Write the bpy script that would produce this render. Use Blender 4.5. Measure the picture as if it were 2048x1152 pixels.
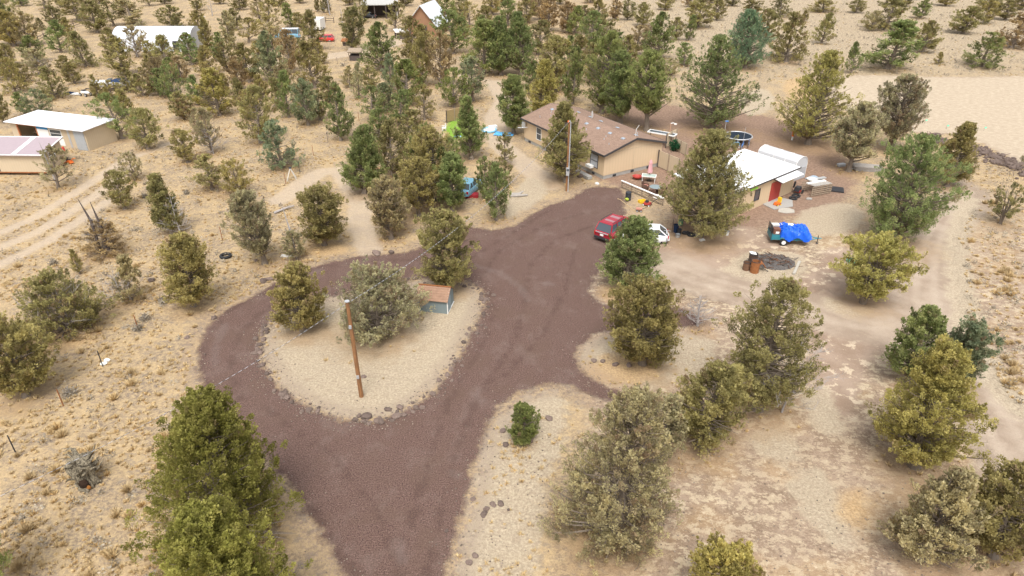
import bpy, math, random
import numpy as np
from mathutils import Vector, Matrix
R = math.radians
random.seed(7)
scene = bpy.context.scene
for o in list(bpy.data.objects): bpy.data.objects.remove(o)
col = scene.collection

# ------------------------------------------------------------ camera, sky, sun
FPX, PITCH, CAM_H = 1380.0, 30.0, 28.0
cam_d = bpy.data.cameras.new('camera'); cam = bpy.data.objects.new('camera', cam_d); col.objects.link(cam)
cam_d.sensor_width = 36; cam_d.lens = FPX * 36 / 2048; cam_d.clip_start = 0.5; cam_d.clip_end = 6000
cam.location = (0, 0, CAM_H); cam.rotation_euler = (R(90 - PITCH), 0, 0)
scene.camera = cam
SUN_EL, SUN_AZ = 60, 183          # high soft sun behind thin cloud, from behind the camera
w = bpy.data.worlds.new('World'); scene.world = w; w.use_nodes = True
nt = w.node_tree; nt.nodes.clear()
sky = nt.nodes.new('ShaderNodeTexSky'); sky.sky_type = 'NISHITA'; sky.sun_disc = False
sky.sun_elevation = R(SUN_EL); sky.sun_rotation = R(SUN_AZ); sky.dust_density = 4; sky.air_density = 1.0; sky.ozone_density = 1
hs = nt.nodes.new('ShaderNodeHueSaturation'); hs.inputs['Saturation'].default_value = 0.22
bg = nt.nodes.new('ShaderNodeBackground'); bg.inputs['Strength'].default_value = 0.15
wo = nt.nodes.new('ShaderNodeOutputWorld')
nt.links.new(sky.outputs[0], hs.inputs['Color']); nt.links.new(hs.outputs[0], bg.inputs[0]); nt.links.new(bg.outputs[0], wo.inputs[0])
sd_ = bpy.data.lights.new('sun', 'SUN'); sd_.energy = 1.5; sd_.angle = R(22); sd_.color = (1.0, 0.955, 0.88)
sun = bpy.data.objects.new('sun', sd_); col.objects.link(sun)
sdir = Vector((math.cos(R(SUN_EL)) * math.sin(R(SUN_AZ)), math.cos(R(SUN_EL)) * math.cos(R(SUN_AZ)), math.sin(R(SUN_EL))))
sun.rotation_euler = (-sdir).to_track_quat('-Z', 'Y').to_euler(); sun.location = (0, -20, 90)
scene.view_settings.view_transform = 'Standard'; scene.view_settings.look = 'None'
scene.view_settings.exposure = 0.80; scene.view_settings.gamma = 1
scene.render.engine = 'CYCLES'
scene.cycles.max_bounces = 8; scene.cycles.diffuse_bounces = 5; scene.cycles.transmission_bounces = 6; scene.cycles.transparent_max_bounces = 4

# ------------------------------------------------------------ survey: where things stand on the level ground
_p = R(PITCH)
FW = np.array([0, math.cos(_p), -math.sin(_p)]); UP = np.array([0, math.sin(_p), math.cos(_p)])
def at(x, y, z=0.0):
    d = FW * FPX + np.array([1., 0, 0]) * (x - 1024) - UP * (y - 576)
    t = (z - CAM_H) / d[2]
    return (d[0] * t, d[1] * t, z)
def depth_at(P): return P[1] * math.cos(_p) + (CAM_H - P[2]) * math.sin(_p)
def pix_y(P): return 576 - FPX * ((P[1] * UP[1] + (P[2] - CAM_H) * UP[2]) / depth_at(P))
def height_for(bx, by, hpx):
    P = at(bx, by); lo, hi = 0.0, 30.0
    for _ in range(30):
        m = (lo + hi) / 2
        if by - pix_y((P[0], P[1], m)) < hpx: lo = m
        else: hi = m
    return lo

# ------------------------------------------------------------ object helpers
def tag(o, label=None, cat=None, group=None, kind=None):
    if label: o['label'] = label
    if cat: o['category'] = cat
    if group: o['group'] = group
    if kind: o['kind'] = kind
    return o
def thing(name, label, cat, loc=(0, 0, 0), rz=0.0, group=None):
    o = bpy.data.objects.new(name, None); col.objects.link(o); o.empty_display_size = 0.3
    o.location = loc; o.rotation_euler = (0, 0, rz)
    return tag(o, label, cat, group)
class MB:
    def __init__(s): s.v = []; s.f = []; s.m = []
    def add(s, vs, fs, mi=0):
        n = len(s.v); s.v += [tuple(p) for p in vs]; s.f += [tuple(i + n for i in f) for f in fs]; s.m += [mi] * len(fs); return s
    def box(s, c, d, rz=0, rx=0, ry=0, mi=0, top=1.0):
        M = Matrix.Translation(c) @ Matrix.Rotation(rz, 4, 'Z') @ Matrix.Rotation(ry, 4, 'Y') @ Matrix.Rotation(rx, 4, 'X')
        vs = []
        for k in (-1, 1):
            t = top if k > 0 else 1.0
            for i, j in ((-1, -1), (1, -1), (1, 1), (-1, 1)):
                vs.append(M @ Vector((i * d[0] / 2 * t, j * d[1] / 2 * t, k * d[2] / 2)))
        return s.add(vs, [(3, 2, 1, 0), (4, 5, 6, 7), (0, 1, 5, 4), (1, 2, 6, 5), (2, 3, 7, 6), (3, 0, 4, 7)], mi)
    def tube(s, pts, r, n=6, r2=None, mi=0, cap=True):
        pts = [Vector(p) for p in pts]; k = len(pts); rs = r if isinstance(r, (list, tuple)) else [r + ((r2 if r2 is not None else r) - r) * i / max(1, k - 1) for i in range(k)]
        vs = []; 
        for i, p in enumerate(pts):
            d = (pts[min(i + 1, k - 1)] - pts[max(i - 1, 0)])
            d = d.normalized() if d.length > 1e-9 else Vector((0, 0, 1))
            a = d.cross(Vector((0, 0, 1)) if abs(d.z) < 0.95 else Vector((1, 0, 0))).normalized(); b = d.cross(a)
            for j in range(n):
                t = 2 * math.pi * j / n; vs.append(p + (a * math.cos(t) + b * math.sin(t)) * rs[i])
        fs = [(i * n + j, i * n + (j + 1) % n, (i + 1) * n + (j + 1) % n, (i + 1) * n + j) for i in range(k - 1) for j in range(n)]
        if cap: fs += [tuple(range(n))[::-1], tuple((k - 1) * n + j for j in range(n))]
        return s.add(vs, fs, mi)
    def cyl(s, c, r, h, n=16, r2=None, mi=0, cap=True):
        return s.tube([c, (c[0], c[1], c[2] + h)], r, n, r2, mi, cap)
    def ring(s, c, Rr, r, axis='z', n=20, m=6, mi=0, rz=0):
        M = Matrix.Translation(c) @ Matrix.Rotation(rz, 4, 'Z')
        vs = []
        for i in range(n):
            a = 2 * math.pi * i / n
            for j in range(m):
                b = 2 * math.pi * j / m; q = Rr + r * math.cos(b)
                p = (q * math.cos(a), q * math.sin(a), r * math.sin(b))
                if axis == 'y': p = (p[0], p[2], p[1])
                if axis == 'x': p = (p[2], p[0], p[1])
                vs.append(M @ Vector(p))
        fs = [(i * m + j, ((i + 1) % n) * m + j, ((i + 1) % n) * m + (j + 1) % m, i * m + (j + 1) % m) for i in range(n) for j in range(m)]
        return s.add(vs, fs, mi)
    def prism(s, poly, z0, z1, mi=0):
        n = len(poly)
        return s.add([(x, y, z0) for x, y in poly] + [(x, y, z1) for x, y in poly],
                     [tuple(range(n))[::-1], tuple(range(n, 2 * n))] + [(i, (i + 1) % n, n + (i + 1) % n, n + i) for i in range(n)], mi)
    def slab(s, quad, t, mi=0):            # four 3-D corners, thickened downwards by t
        q = [Vector(p) for p in quad]; lo = [p - Vector((0, 0, t)) for p in q]; n = len(q)
        return s.add(lo + q, [tuple(range(n))[::-1], tuple(range(n, 2 * n))] + [(i, (i + 1) % n, n + (i + 1) % n, n + i) for i in range(n)], mi)
    def loft(s, rings, mi=0, cap=True):
        n = len(rings[0]); vs = [p for r in rings for p in r]
        fs = [(i * n + j, i * n + (j + 1) % n, (i + 1) * n + (j + 1) % n, (i + 1) * n + j) for i in range(len(rings) - 1) for j in range(n)]
        if cap: fs += [tuple(range(n))[::-1], tuple((len(rings) - 1) * n + j for j in range(n))]
        return s.add(vs, fs, mi)
    def blob(s, c, r, sx=1, sy=1, sz=1, n=8, m=5, jit=0.15, seed=0, mi=0, rz=0):
        rg = random.Random(seed); vs = []; M = Matrix.Translation(c) @ Matrix.Rotation(rz, 4, 'Z')
        vs.append(M @ Vector((0, 0, r * sz)))
        for i in range(1, m):
            a = math.pi * i / m
            for j in range(n):
                b = 2 * math.pi * j / n; k = r * (1 + rg.uniform(-jit, jit))
                vs.append(M @ Vector((k * sx * math.sin(a) * math.cos(b), k * sy * math.sin(a) * math.sin(b), k * sz * math.cos(a))))
        vs.append(M @ Vector((0, 0, -r * sz))); e = len(vs) - 1
        fs = [(0, 1 + j, 1 + (j + 1) % n) for j in range(n)]
        for i in range(m - 2): fs += [(1 + i * n + j, 1 + (i + 1) * n + j, 1 + (i + 1) * n + (j + 1) % n, 1 + i * n + (j + 1) % n) for j in range(n)]
        fs += [(e, 1 + (m - 2) * n + (j + 1) % n, 1 + (m - 2) * n + j) for j in range(n)]
        return s.add(vs, fs, mi)
    def build(s, name, mats, parent=None, smooth=False, bevel=0):
        me = bpy.data.meshes.new(name); me.from_pydata(s.v, [], s.f); 
        mats = mats if isinstance(mats, (list, tuple)) else [mats]
        for m in mats: me.materials.append(m)
        if len(mats) > 1: me.polygons.foreach_set('material_index', s.m)
        if smooth: me.polygons.foreach_set('use_smooth', [True] * len(me.polygons))
        me.update()
        o = bpy.data.objects.new(name, me); col.objects.link(o)
        if parent: o.parent = parent
        if bevel:
            b = o.modifiers.new('bevel', 'BEVEL'); b.width = bevel; b.segments = 2; b.limit_method = 'ANGLE'
        return o
def np_mesh(name, V, F, mat, attrs=None, dom='FACE'):
    me = bpy.data.meshes.new(name); V = np.asarray(V, dtype=np.float32); F = np.asarray(F, dtype=np.int32); n, k = F.shape
    me.vertices.add(len(V)); me.vertices.foreach_set('co', V.ravel())
    me.loops.add(n * k); me.loops.foreach_set('vertex_index', F.ravel())
    me.polygons.add(n); me.polygons.foreach_set('loop_start', np.arange(0, n * k, k, dtype=np.int32)); me.polygons.foreach_set('loop_total', np.full(n, k, dtype=np.int32))
    for an, av in (attrs or {}).items():
        a = me.attributes.new(an, 'FLOAT', dom); a.data.foreach_set('value', np.asarray(av, dtype=np.float32))
    me.materials.append(mat); me.update(calc_edges=True); me.validate()
    return me
def link(name, me, parent=None, loc=None):
    o = bpy.data.objects.new(name, me); col.objects.link(o)
    if parent: o.parent = parent
    if loc: o.location = loc
    return o
def copy_tree(o, parent=None):
    c = o.copy(); col.objects.link(c); c.parent = parent
    for ch in o.children: copy_tree(ch, c)
    return c

# ------------------------------------------------------------ materials
class NG:
    def __init__(s, name):
        s.m = bpy.data.materials.new(name); s.m.use_nodes = True; s.t = s.m.node_tree; s.b = s.t.nodes['Principled BSDF']
        s.b.inputs['Roughness'].default_value = 0.9; s.b.inputs['Specular IOR Level'].default_value = 0.25
    def n(s, ty, **kw):
        x = s.t.nodes.new(ty)
        for k, v in kw.items():
            if k in x.inputs: s.put(x.inputs[k], v)
            else: setattr(x, k, v)
        return x
    def put(s, sock, v):
        if isinstance(v, bpy.types.NodeSocket): s.t.links.new(v, sock)
        elif isinstance(v, tuple) and len(v) == 3 and sock.type == 'RGBA': sock.default_value = (*v, 1)
        else: sock.default_value = v
    def math(s, op, a, b=0.0, c=None, clamp=False):
        x = s.t.nodes.new('ShaderNodeMath'); x.operation = op; x.use_clamp = clamp; s.put(x.inputs[0], a); s.put(x.inputs[1], b)
        if c is not None: s.put(x.inputs[2], c)
        return x.outputs[0]
    def step(s, v, lo, hi):
        x = s.t.nodes.new('ShaderNodeMapRange'); x.interpolation_type = 'SMOOTHSTEP'; s.put(x.inputs['Value'], v); x.inputs['From Min'].default_value = lo; x.inputs['From Max'].default_value = hi
        return x.outputs[0]
    def mix(s, f, a, b, mode='MIX'):
        x = s.t.nodes.new('ShaderNodeMix'); x.data_type = 'RGBA'; x.blend_type = mode; s.put(x.inputs[0], f); s.put(x.inputs[6], a); s.put(x.inputs[7], b); return x.outputs[2]
    def pos(s, sc=(1, 1, 1), rz=0.0, obj=False):
        if obj: g = s.n('ShaderNodeTexCoord').outputs['Object']
        else: g = s.n('ShaderNodeNewGeometry').outputs['Position']
        m = s.n('ShaderNodeMapping'); s.put(m.inputs['Vector'], g); m.inputs['Scale'].default_value = sc; m.inputs['Rotation'].default_value = (0, 0, rz); return m.outputs[0]
    def noise(s, scale, detail=3, rough=0.55, vec=None, dist=0.0):
        x = s.n('ShaderNodeTexNoise', Scale=scale, Detail=detail, Roughness=rough, Distortion=dist); s.put(x.inputs['Vector'], vec if vec is not None else s.pos()); return x.outputs['Fac']
    def attr(s, name): x = s.n('ShaderNodeAttribute'); x.attribute_name = name; return x.outputs['Fac']
    def bump(s, h, strength=0.5, dist=0.05):
        x = s.n('ShaderNodeBump', Strength=strength, Distance=dist, Height=h); s.t.links.new(x.outputs[0], s.b.inputs['Normal'])
    def col(s, c): s.put(s.b.inputs['Base Color'], c); return s
    def set(s, **kw):
        for k, v in kw.items(): s.put(s.b.inputs[k.replace('_', ' ')], v)
        return s
_mc = {}
def paint(name, c, rough=0.6, metal=0.0, var=0.12, scale=3.0, bump=0.0, spec=0.4):
    if name in _mc: return _mc[name]
    g = NG(name); n = g.noise(scale, 5, 0.65, g.pos(obj=True)); n2 = g.noise(scale * 9, 3, 0.6, g.pos(obj=True))
    k = g.math('ADD', g.math('MULTIPLY', n, var * 2), g.math('MULTIPLY_ADD', n2, var, 1 - var * 1.5))
    g.col(g.mix(1.0, c, g.n('ShaderNodeCombineColor', Red=k, Green=k, Blue=k).outputs[0], 'MULTIPLY'))
    g.set(Roughness=rough, Metallic=metal); g.b.inputs['Specular IOR Level'].default_value = spec
    if bump: g.bump(n2, bump, 0.02)
    _mc[name] = g.m; return g.m
def siding(name, c, pitch=0.2, c2=None, axis='x', depth=0.5):   # vertical grooved board
    g = NG(name); sep = g.n('ShaderNodeSeparateXYZ', Vector=g.n('ShaderNodeTexCoord').outputs['Object'])
    s_ = g.math('ADD', sep.outputs[0], sep.outputs[1]) if axis == 'x' else sep.outputs[2]
    fr = g.math('FRACT', g.math('MULTIPLY', s_, 1 / pitch)); gr = g.step(g.math('ABSOLUTE', g.math('SUBTRACT', fr, 0.5)), 0.40, 0.47)
    n = g.noise(1.1, 5, 0.6, g.pos(obj=True)); base = g.mix(g.math('MULTIPLY', n, 0.5), c, c2 or tuple(v * 0.78 for v in c))
    g.col(g.mix(g.math('MULTIPLY', gr, 0.15), base, tuple(v * 0.45 for v in c))); g.bump(gr, -depth, 0.02); return g.m
def metal_roof(name, c, pitch=0.25, stain=(0.25, 0.2, 0.15), amt=0.35, axis=0):
    g = NG(name); sep = g.n('ShaderNodeSeparateXYZ', Vector=g.n('ShaderNodeTexCoord').outputs['Object'])
    fr = g.math('FRACT', g.math('MULTIPLY', sep.outputs[axis], 1 / pitch)); gr = g.step(g.math('ABSOLUTE', g.math('SUBTRACT', fr, 0.5)), 0.36, 0.5)
    sc = [0.5, 0.5, 1]; sc[axis] = 3.0
    n = g.noise(1.2, 5, 0.7, g.pos(tuple(sc), obj=True))
    g.col(g.mix(g.math('MULTIPLY', g.step(n, 0.55, 0.8), amt), c, stain)); g.set(Roughness=0.5); g.bump(gr, 0.5, 0.03); return g.m
M_ = {}
M_['tan'] = siding('tan_siding', (0.62, 0.475, 0.315), 0.405, (0.54, 0.41, 0.27), depth=.25)
M_['tan_a'] = siding('cream_siding', (0.54, 0.44, 0.31), 0.3, depth=.25)
M_['trim'] = paint('dark_trim', (0.06, 0.055, 0.055), 0.6)
M_['white'] = paint('white_paint', (0.78, 0.78, 0.76), 0.5, var=0.05)
M_['offwhite'] = paint('weathered_white', (0.62, 0.60, 0.56), 0.7, var=0.15)
M_['glass'] = paint('window_glass', (0.05, 0.065, 0.08), 0.25, var=0.05, spec=0.8)
M_['blind'] = paint('window_blind', (0.42, 0.44, 0.48), 0.4, var=0.05)
M_['concrete'] = paint('concrete', (0.33, 0.32, 0.30), 0.9, var=0.15, bump=0.3)
M_['galv'] = paint('galvanised_metal', (0.50, 0.52, 0.55), 0.42, 0.35, var=0.15)
M_['dark'] = paint('dark_metal', (0.035, 0.035, 0.04), 0.55, var=0.2)
M_['rubber'] = paint('rubber', (0.025, 0.025, 0.027), 0.85, var=0.2)
M_['red'] = paint('red_paint', (0.36, 0.045, 0.035), 0.5, var=0.1)
M_['carred'] = paint('red_car_paint', (0.33, 0.015, 0.03), 0.25, 0.1, var=0.04, spec=0.8)
M_['carred2'] = paint('bright_red_car_paint', (0.60, 0.03, 0.03), 0.3, 0.0, var=0.04, spec=0.7)
M_['carwhite'] = paint('white_car_paint', (0.70, 0.72, 0.74), 0.25, 0.0, var=0.03, spec=0.7)
M_['carblue'] = paint('faded_blue_car_paint', (0.16, 0.34, 0.46), 0.35, 0.0, var=0.08, spec=0.6)
M_['lamp_red'] = paint('tail_lamp_red', (0.45, 0.01, 0.01), 0.2, var=0.02)
M_['lamp_orange'] = paint('lamp_orange', (0.8, 0.3, 0.03), 0.3, var=0.02)
M_['wood'] = paint('weathered_wood', (0.30, 0.235, 0.17), 0.9, var=0.35, scale=5, bump=0.5)
M_['greywood'] = paint('silvered_wood', (0.34, 0.31, 0.28), 0.9, var=0.35, scale=6, bump=0.6)
M_['rust'] = paint('rusty_steel', (0.26, 0.10, 0.035), 0.85, var=0.5, scale=4, bump=0.3)
M_['teal'] = paint('teal_paint', (0.03, 0.19, 0.24), 0.5, var=0.15)
M_['yellow'] = paint('yellow_plastic', (0.75, 0.48, 0.03), 0.45, var=0.05)
M_['orange'] = paint('orange_plastic', (0.75, 0.17, 0.03), 0.45, var=0.08)
M_['pink'] = paint('faded_pink_fabric', (0.66, 0.36, 0.38), 0.9, var=0.1)
M_['blueb'] = paint('blue_bicycle_paint', (0.10, 0.25, 0.62), 0.35, var=0.05)
M_['lblue'] = paint('light_blue_plastic', (0.26, 0.50, 0.68), 0.5, var=0.08)
M_['brown'] = paint('brown_box', (0.17, 0.075, 0.05), 0.75, var=0.2)
M_['wicker'] = paint('brown_wicker', (0.13, 0.075, 0.055), 0.9, var=0.3, scale=20, bump=0.5)
M_['cushion'] = paint('terracotta_cushion', (0.48, 0.22, 0.17), 0.9, var=0.1)
M_['silver'] = paint('silver_paint', (0.48, 0.49, 0.5), 0.35, 0.3, var=0.08)
M_['green'] = paint('green_plastic', (0.06, 0.30, 0.20), 0.5, var=0.08)
M_['navy'] = paint('navy_canvas', (0.012, 0.03, 0.08), 0.8, var=0.1)
M_['reed'] = paint('reed_screen', (0.30, 0.21, 0.11), 0.9, var=0.3, scale=8)
M_['char'] = paint('charred_ash', (0.10, 0.09, 0.085), 1.0, var=0.9, scale=5, bump=0.8)
# bark
g = NG('juniper_bark'); n = g.noise(5, 5, 0.7, g.pos((6, 6, 0.7), obj=True)); g.col(g.mix(n, (0.10, 0.075, 0.055), (0.30, 0.25, 0.20))); g.bump(n, 0.8, 0.04); M_['bark'] = g.m
g = NG('silver_dead_wood'); n = g.noise(4, 5, 0.7, g.pos((5, 5, 0.8), obj=True)); g.col(g.mix(n, (0.24, 0.215, 0.20), (0.46, 0.43, 0.42))); M_['deadwood'] = g.m
g = NG('burnt_dark_wood'); n = g.noise(4, 5, 0.7, g.pos((5, 5, 0.8), obj=True)); g.col(g.mix(n, (0.05, 0.04, 0.035), (0.14, 0.11, 0.10))); M_['darkwood'] = g.m
# foliage: the object's own colour, varied clump by clump
g = NG('juniper_foliage'); oi = g.n('ShaderNodeObjectInfo'); t = g.attr('tint'); br = g.attr('brown')
k = g.math('MULTIPLY_ADD', t, 1.15, 0.45); base = g.mix(1.0, oi.outputs['Color'], g.n('ShaderNodeCombineColor', Red=k, Green=k, Blue=k).outputs[0], 'MULTIPLY')
base = g.mix(g.math('MULTIPLY', g.step(t, 0.45, 1.0), 0.40), base, (0.40, 0.33, 0.14))
base = g.mix(br, base, (0.33, 0.235, 0.145)); g.col(base); g.set(Roughness=0.75)
df = g.n('ShaderNodeBsdfTranslucent', Color=base); ms = g.n('ShaderNodeMixShader', Fac=0.45)
g.t.links.new(g.b.outputs[0], ms.inputs[1]); g.t.links.new(df.outputs[0], ms.inputs[2]); g.t.links.new(ms.outputs[0], g.t.nodes['Material Output'].inputs[0]); M_['leaf'] = g.m
# dry grass / sagebrush
g = NG('dry_grass_blades'); t = g.attr('tint'); c = g.mix(t, (0.44, 0.33, 0.185), (0.60, 0.445, 0.23)); c = g.mix(g.step(t, 0.85, 1.0), c, (0.46, 0.29, 0.12)); g.col(c); M_['grass'] = g.m
g = NG('sagebrush_leaves'); t = g.attr('tint'); g.col(g.mix(t, (0.20, 0.17, 0.13), (0.44, 0.38, 0.29))); M_['sage'] = g.m
g = NG('lava_rock'); n = g.noise(4, 5, 0.7, g.pos(obj=True)); oi = g.n('ShaderNodeObjectInfo')
g.col(g.mix(n, g.mix(oi.outputs['Random'], (0.045, 0.035, 0.03), (0.11, 0.055, 0.045)), g.mix(oi.outputs['Random'], (0.17, 0.125, 0.105), (0.30, 0.25, 0.21)))); g.bump(n, 0.6, 0.05); M_['rock'] = g.m
g = NG('loose_stones'); t = g.attr('tint'); g.col(g.mix(t, (0.11, 0.085, 0.075), (0.34, 0.28, 0.22))); M_['stones'] = g.m

# ------------------------------------------------------------ trees: base pixel x, y, height, width, colour, shape
TREES_TXT = '''
10 160 70 50 o O|30 92 75 55 o O|60 92 70 50 s O|18 45 60 50 o R|90 18 24 35 k T|85 60 25 22 k B|157 42 52 72 k T|122 105 66 46 g C|172 133 72 66 o B|195 65 65 60 o O
228 52 52 50 k T|270 50 52 42 s L|32 185 70 50 o B|85 150 55 50 s P|110 196 62 74 o B|85 235 57 60 b R|50 230 46 34 g C|250 150 75 60 o O|275 115 65 50 s P|335 135 66 52 o C
385 130 65 50 g C|415 100 68 30 o L|345 55 45 50 o O|425 32 36 32 s D|460 95 75 30 s L|498 85 50 45 o T|500 165 80 55 k C|478 183 70 40 r O|440 231 98 74 y C|415 150 60 50 o B
350 205 76 50 g R|318 190 76 46 r O|288 193 46 42 o C|262 248 72 42 o C|200 200 52 20 o L|246 277 92 78 g T|297 298 84 58 o O|368 238 56 46 o O|375 325 66 56 o O|425 306 92 62 s P
425 378 72 78 o P|475 388 70 68 o R|270 360 56 46 s R|250 418 76 66 o O|117 376 84 68 s T|212 505 66 108 r B|345 468 122 62 o C|388 612 148 108 o O|262 600 90 76 s C|160 548 50 30 o C
137 662 118 172 o S|52 792 150 142 o R|-20 1200 230 140 g P|452 1088 286 322 Y B|515 1345 318 350 Y B|1430 1236 138 134 y R|538 64 66 56 o T|520 42 48 36 s P|584 55 50 38 g C|627 101 82 56 k C
548 165 105 64 b C|582 145 86 46 r O|630 176 94 68 o C|578 235 94 44 g C|617 250 94 60 b O|682 281 114 64 g C|522 286 112 72 o O|566 335 96 100 b B|704 101 90 42 k L|685 55 44 12 s D
765 142 100 84 g C|790 62 60 44 k T|718 198 74 32 s C|744 244 72 56 g T|782 182 76 42 b C|815 210 92 66 E O|845 172 108 54 o C|882 172 112 54 r O|907 107 88 68 g O|862 22 40 44 o O
940 52 50 44 o T|908 215 80 58 E R|946 202 92 70 b P|966 148 112 84 g C|1002 150 120 70 g C|943 318 128 62 g C|900 330 60 50 g O|830 318 98 92 k O|860 335 88 60 g R|729 386 134 98 g C|786 352 112 72 k O
649 490 122 100 k R|530 528 150 88 s P|594 520 60 48 s O|783 477 128 78 s O|798 455 108 46 k C|866 402 150 100 o O|904 424 118 64 g O|992 440 112 72 g O|896 578 158 122 o R|757 668 134 200 s S
606 662 132 108 o O|1046 884 74 66 E O|1225 1075 310 285 s B|1400 890 172 158 o O|1312 926 140 86 s P|1515 818 262 184 o O|1285 728 176 162 o O|1250 576 142 146 g C|1725 606 136 138 y M|1828 932 246 232 y C
1815 768 148 112 g O|1906 776 128 100 b R|1845 1116 170 168 s C|1986 1112 162 168 k R|1785 484 212 188 g O|1893 372 128 84 o C|2000 447 80 70 k M|1697 342 138 92 s T|1615 288 188 160 y C|1780 300 154 100 s M
1425 258 190 162 g C|1293 262 164 82 g T|1240 246 148 66 g O|1203 227 166 80 g O|1145 208 114 54 g C|1085 238 120 70 y C|1028 268 122 58 g O|1132 364 158 108 o C|1398 472 216 192 o C|1490 136 118 86 t C
1572 123 98 84 k B|1642 88 64 34 o C|1775 137 100 102 g C|1845 105 65 46 o O|1962 133 70 74 g B|2022 96 72 74 r B|1703 147 64 30 g C|1876 129 26 14 o C|1770 60 64 74 k B|1840 37 42 34 g C
1925 67 56 58 o C|1967 48 50 38 o O|1711 26 28 28 k O|1645 24 30 52 o B|1560 34 42 40 k B|1608 44 24 16 o C|1255 40 42 28 k O|1230 40 44 18 r L|1285 52 48 34 o O|1316 118 96 62 g C
1270 112 62 46 r P|1352 80 46 30 o O|1377 81 52 24 g C|1395 55 58 54 o O|1433 41 44 26 k O|1368 132 46 34 g O|1500 31 36 38 k O|1532 82 64 44 o O|1042 150 128 72 g C|1112 182 112 78 o O
1178 104 82 52 g O|1203 94 66 52 k O|1095 62 66 44 r O|1135 66 64 44 r O|1195 46 48 34 o O|1052 46 52 44 o O|1340 152 36 34 s R|635 24 40 12 k L|648 26 40 12 k L|658 26 40 12 k L
600 6 30 30 o O|720 46 56 38 o T|700 10 30 34 o O|760 12 30 34 o O|812 12 34 32 k O|895 36 44 38 g O|958 96 66 52 g C|1015 52 58 42 g O|985 30 44 40 o O|1160 140 70 48 k O
1075 110 70 52 k O|1150 70 60 40 g C|1225 130 66 46 g O|1250 180 60 44 k C|1180 165 80 50 o C|1060 10 34 34 r O|1120 8 34 36 o O|1180 6 34 34 o O|560 12 30 30 k O|480 20 34 34 k O
440 8 30 30 o O|395 22 34 30 o O|300 12 30 34 o T|330 8 28 30 k O|130 14 30 34 o O|45 12 30 34 g O|200 8 26 30 o O|245 14 28 24 k O|8 245 62 34 o O|150 168 44 34 o O
395 210 60 44 g C|455 140 58 40 k O|545 100 56 40 s O|400 70 50 34 o O|440 120 56 40 g C|310 130 50 34 o O|640 240 60 44 k O|560 215 60 40 o C|700 60 46 30 o O|660 30 44 34 s D
800 250 70 54 g O|850 240 72 50 o P|760 300 84 52 g O|838 432 120 84 o P|1010 330 66 46 o P|1975 20 34 40 o O|2010 40 40 40 k O
2040 20 36 34 k O|1890 12 34 34 o O|1800 12 34 40 o O|1740 62 42 26 s O|1465 12 28 30 k O|1420 6 24 24 k O|1330 20 30 30 o O|1380 14 26 26 r O|375 240 44 30 r O|415 210 50 30 k O
1340 1 30 34 o O|870 60 50 34 k O|925 80 50 36 o O|1040 95 60 40 k O|1005 105 60 44 g O|500 240 60 40 o O|20 130 44 34 k O|135 150 40 30 o O|50 165 40 34 k O|2046 330 44 16 k C
1395 652 62 76 v D|345 160 46 34 g O|300 160 50 38 o C|365 165 52 40 r O|470 60 44 30 k O|520 130 50 34 o O|605 210 50 36 s O'''
TREES_TXT += '''
70 125 54 46 g O|225 105 50 40 k C|20 88 56 46 o O|115 55 44 36 k O|290 78 40 30 s P|365 80 50 36 k C|330 195 58 42 g O|230 210 50 38 o O|400 265 50 40 s P|480 205 50 38 k C
450 190 44 32 o O|525 200 52 38 o C|590 120 50 40 k O|660 205 54 38 o O|570 180 56 40 s O|640 128 44 36 o C|605 60 36 28 k O|740 180 50 34 o O|5 55 60 44 g O|140 80 46 34 o C
260 185 50 40 o C|375 110 40 30 o O|850 118 70 46 o C|820 158 70 46 k O|822 95 64 42 k O|1135 150 80 50 g C|1220 190 90 54 g C
1170 60 50 38 k O|1080 40 50 40 r O|1010 10 36 34 k O|970 60 50 40 o O|920 30 40 36 k O|1255 140 70 46 o O|1300 90 46 32 r P|1065 190 70 46 g O|770 225 60 44 b O|886 402 112 60 g C|972 398 86 46 g O|835 365 96 64 g C|1010 372 52 34 o P|700 175 44 30 s C'''
TREES = []
for item in TREES_TXT.replace('\n', '|').split('|'):
    q = item.split()
    if len(q) == 6: TREES.append((float(q[0]), float(q[1]), float(q[2]), float(q[3]), q[4], q[5]))

# ------------------------------------------------------------ ground cover regions (surveyed outlines, in metres)
def P2(pts): return np.array([at(x, y)[:2] for x, y in pts])
def sd_poly(X, Y, poly):
    n = len(poly); d2 = np.full(X.shape, 1e18); inside = np.zeros(X.shape, bool)
    for i in range(n):
        ax, ay = poly[i]; bx, by = poly[(i + 1) % n]; ex, ey = bx - ax, by - ay
        t = np.clip(((X - ax) * ex + (Y - ay) * ey) / (ex * ex + ey * ey + 1e-12), 0, 1)
        d2 = np.minimum(d2, (X - ax - t * ex) ** 2 + (Y - ay - t * ey) ** 2)
        if abs(ey) > 1e-9: inside ^= ((ay > Y) != (by > Y)) & (X < ex * (Y - ay) / ey + ax)
    return np.sqrt(d2) * np.where(inside, 1, -1)
def sd_line(X, Y, pts, wd):
    d = np.full(X.shape, 1e9)
    for (ax, ay), (bx, by) in zip(pts[:-1], pts[1:]):
        ex, ey = bx - ax, by - ay; t = np.clip(((X - ax) * ex + (Y - ay) * ey) / (ex * ex + ey * ey), 0, 1)
        d = np.minimum(d, np.hypot(X - ax - t * ex, Y - ay - t * ey))
    return wd / 2 - d
def smooth(p, k=2):
    for _ in range(k):
        q = np.roll(p, -1, 0); p = np.stack([0.75 * p + 0.25 * q, 0.25 * p + 0.75 * q], 1).reshape(-1, 2)
    return p
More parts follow.
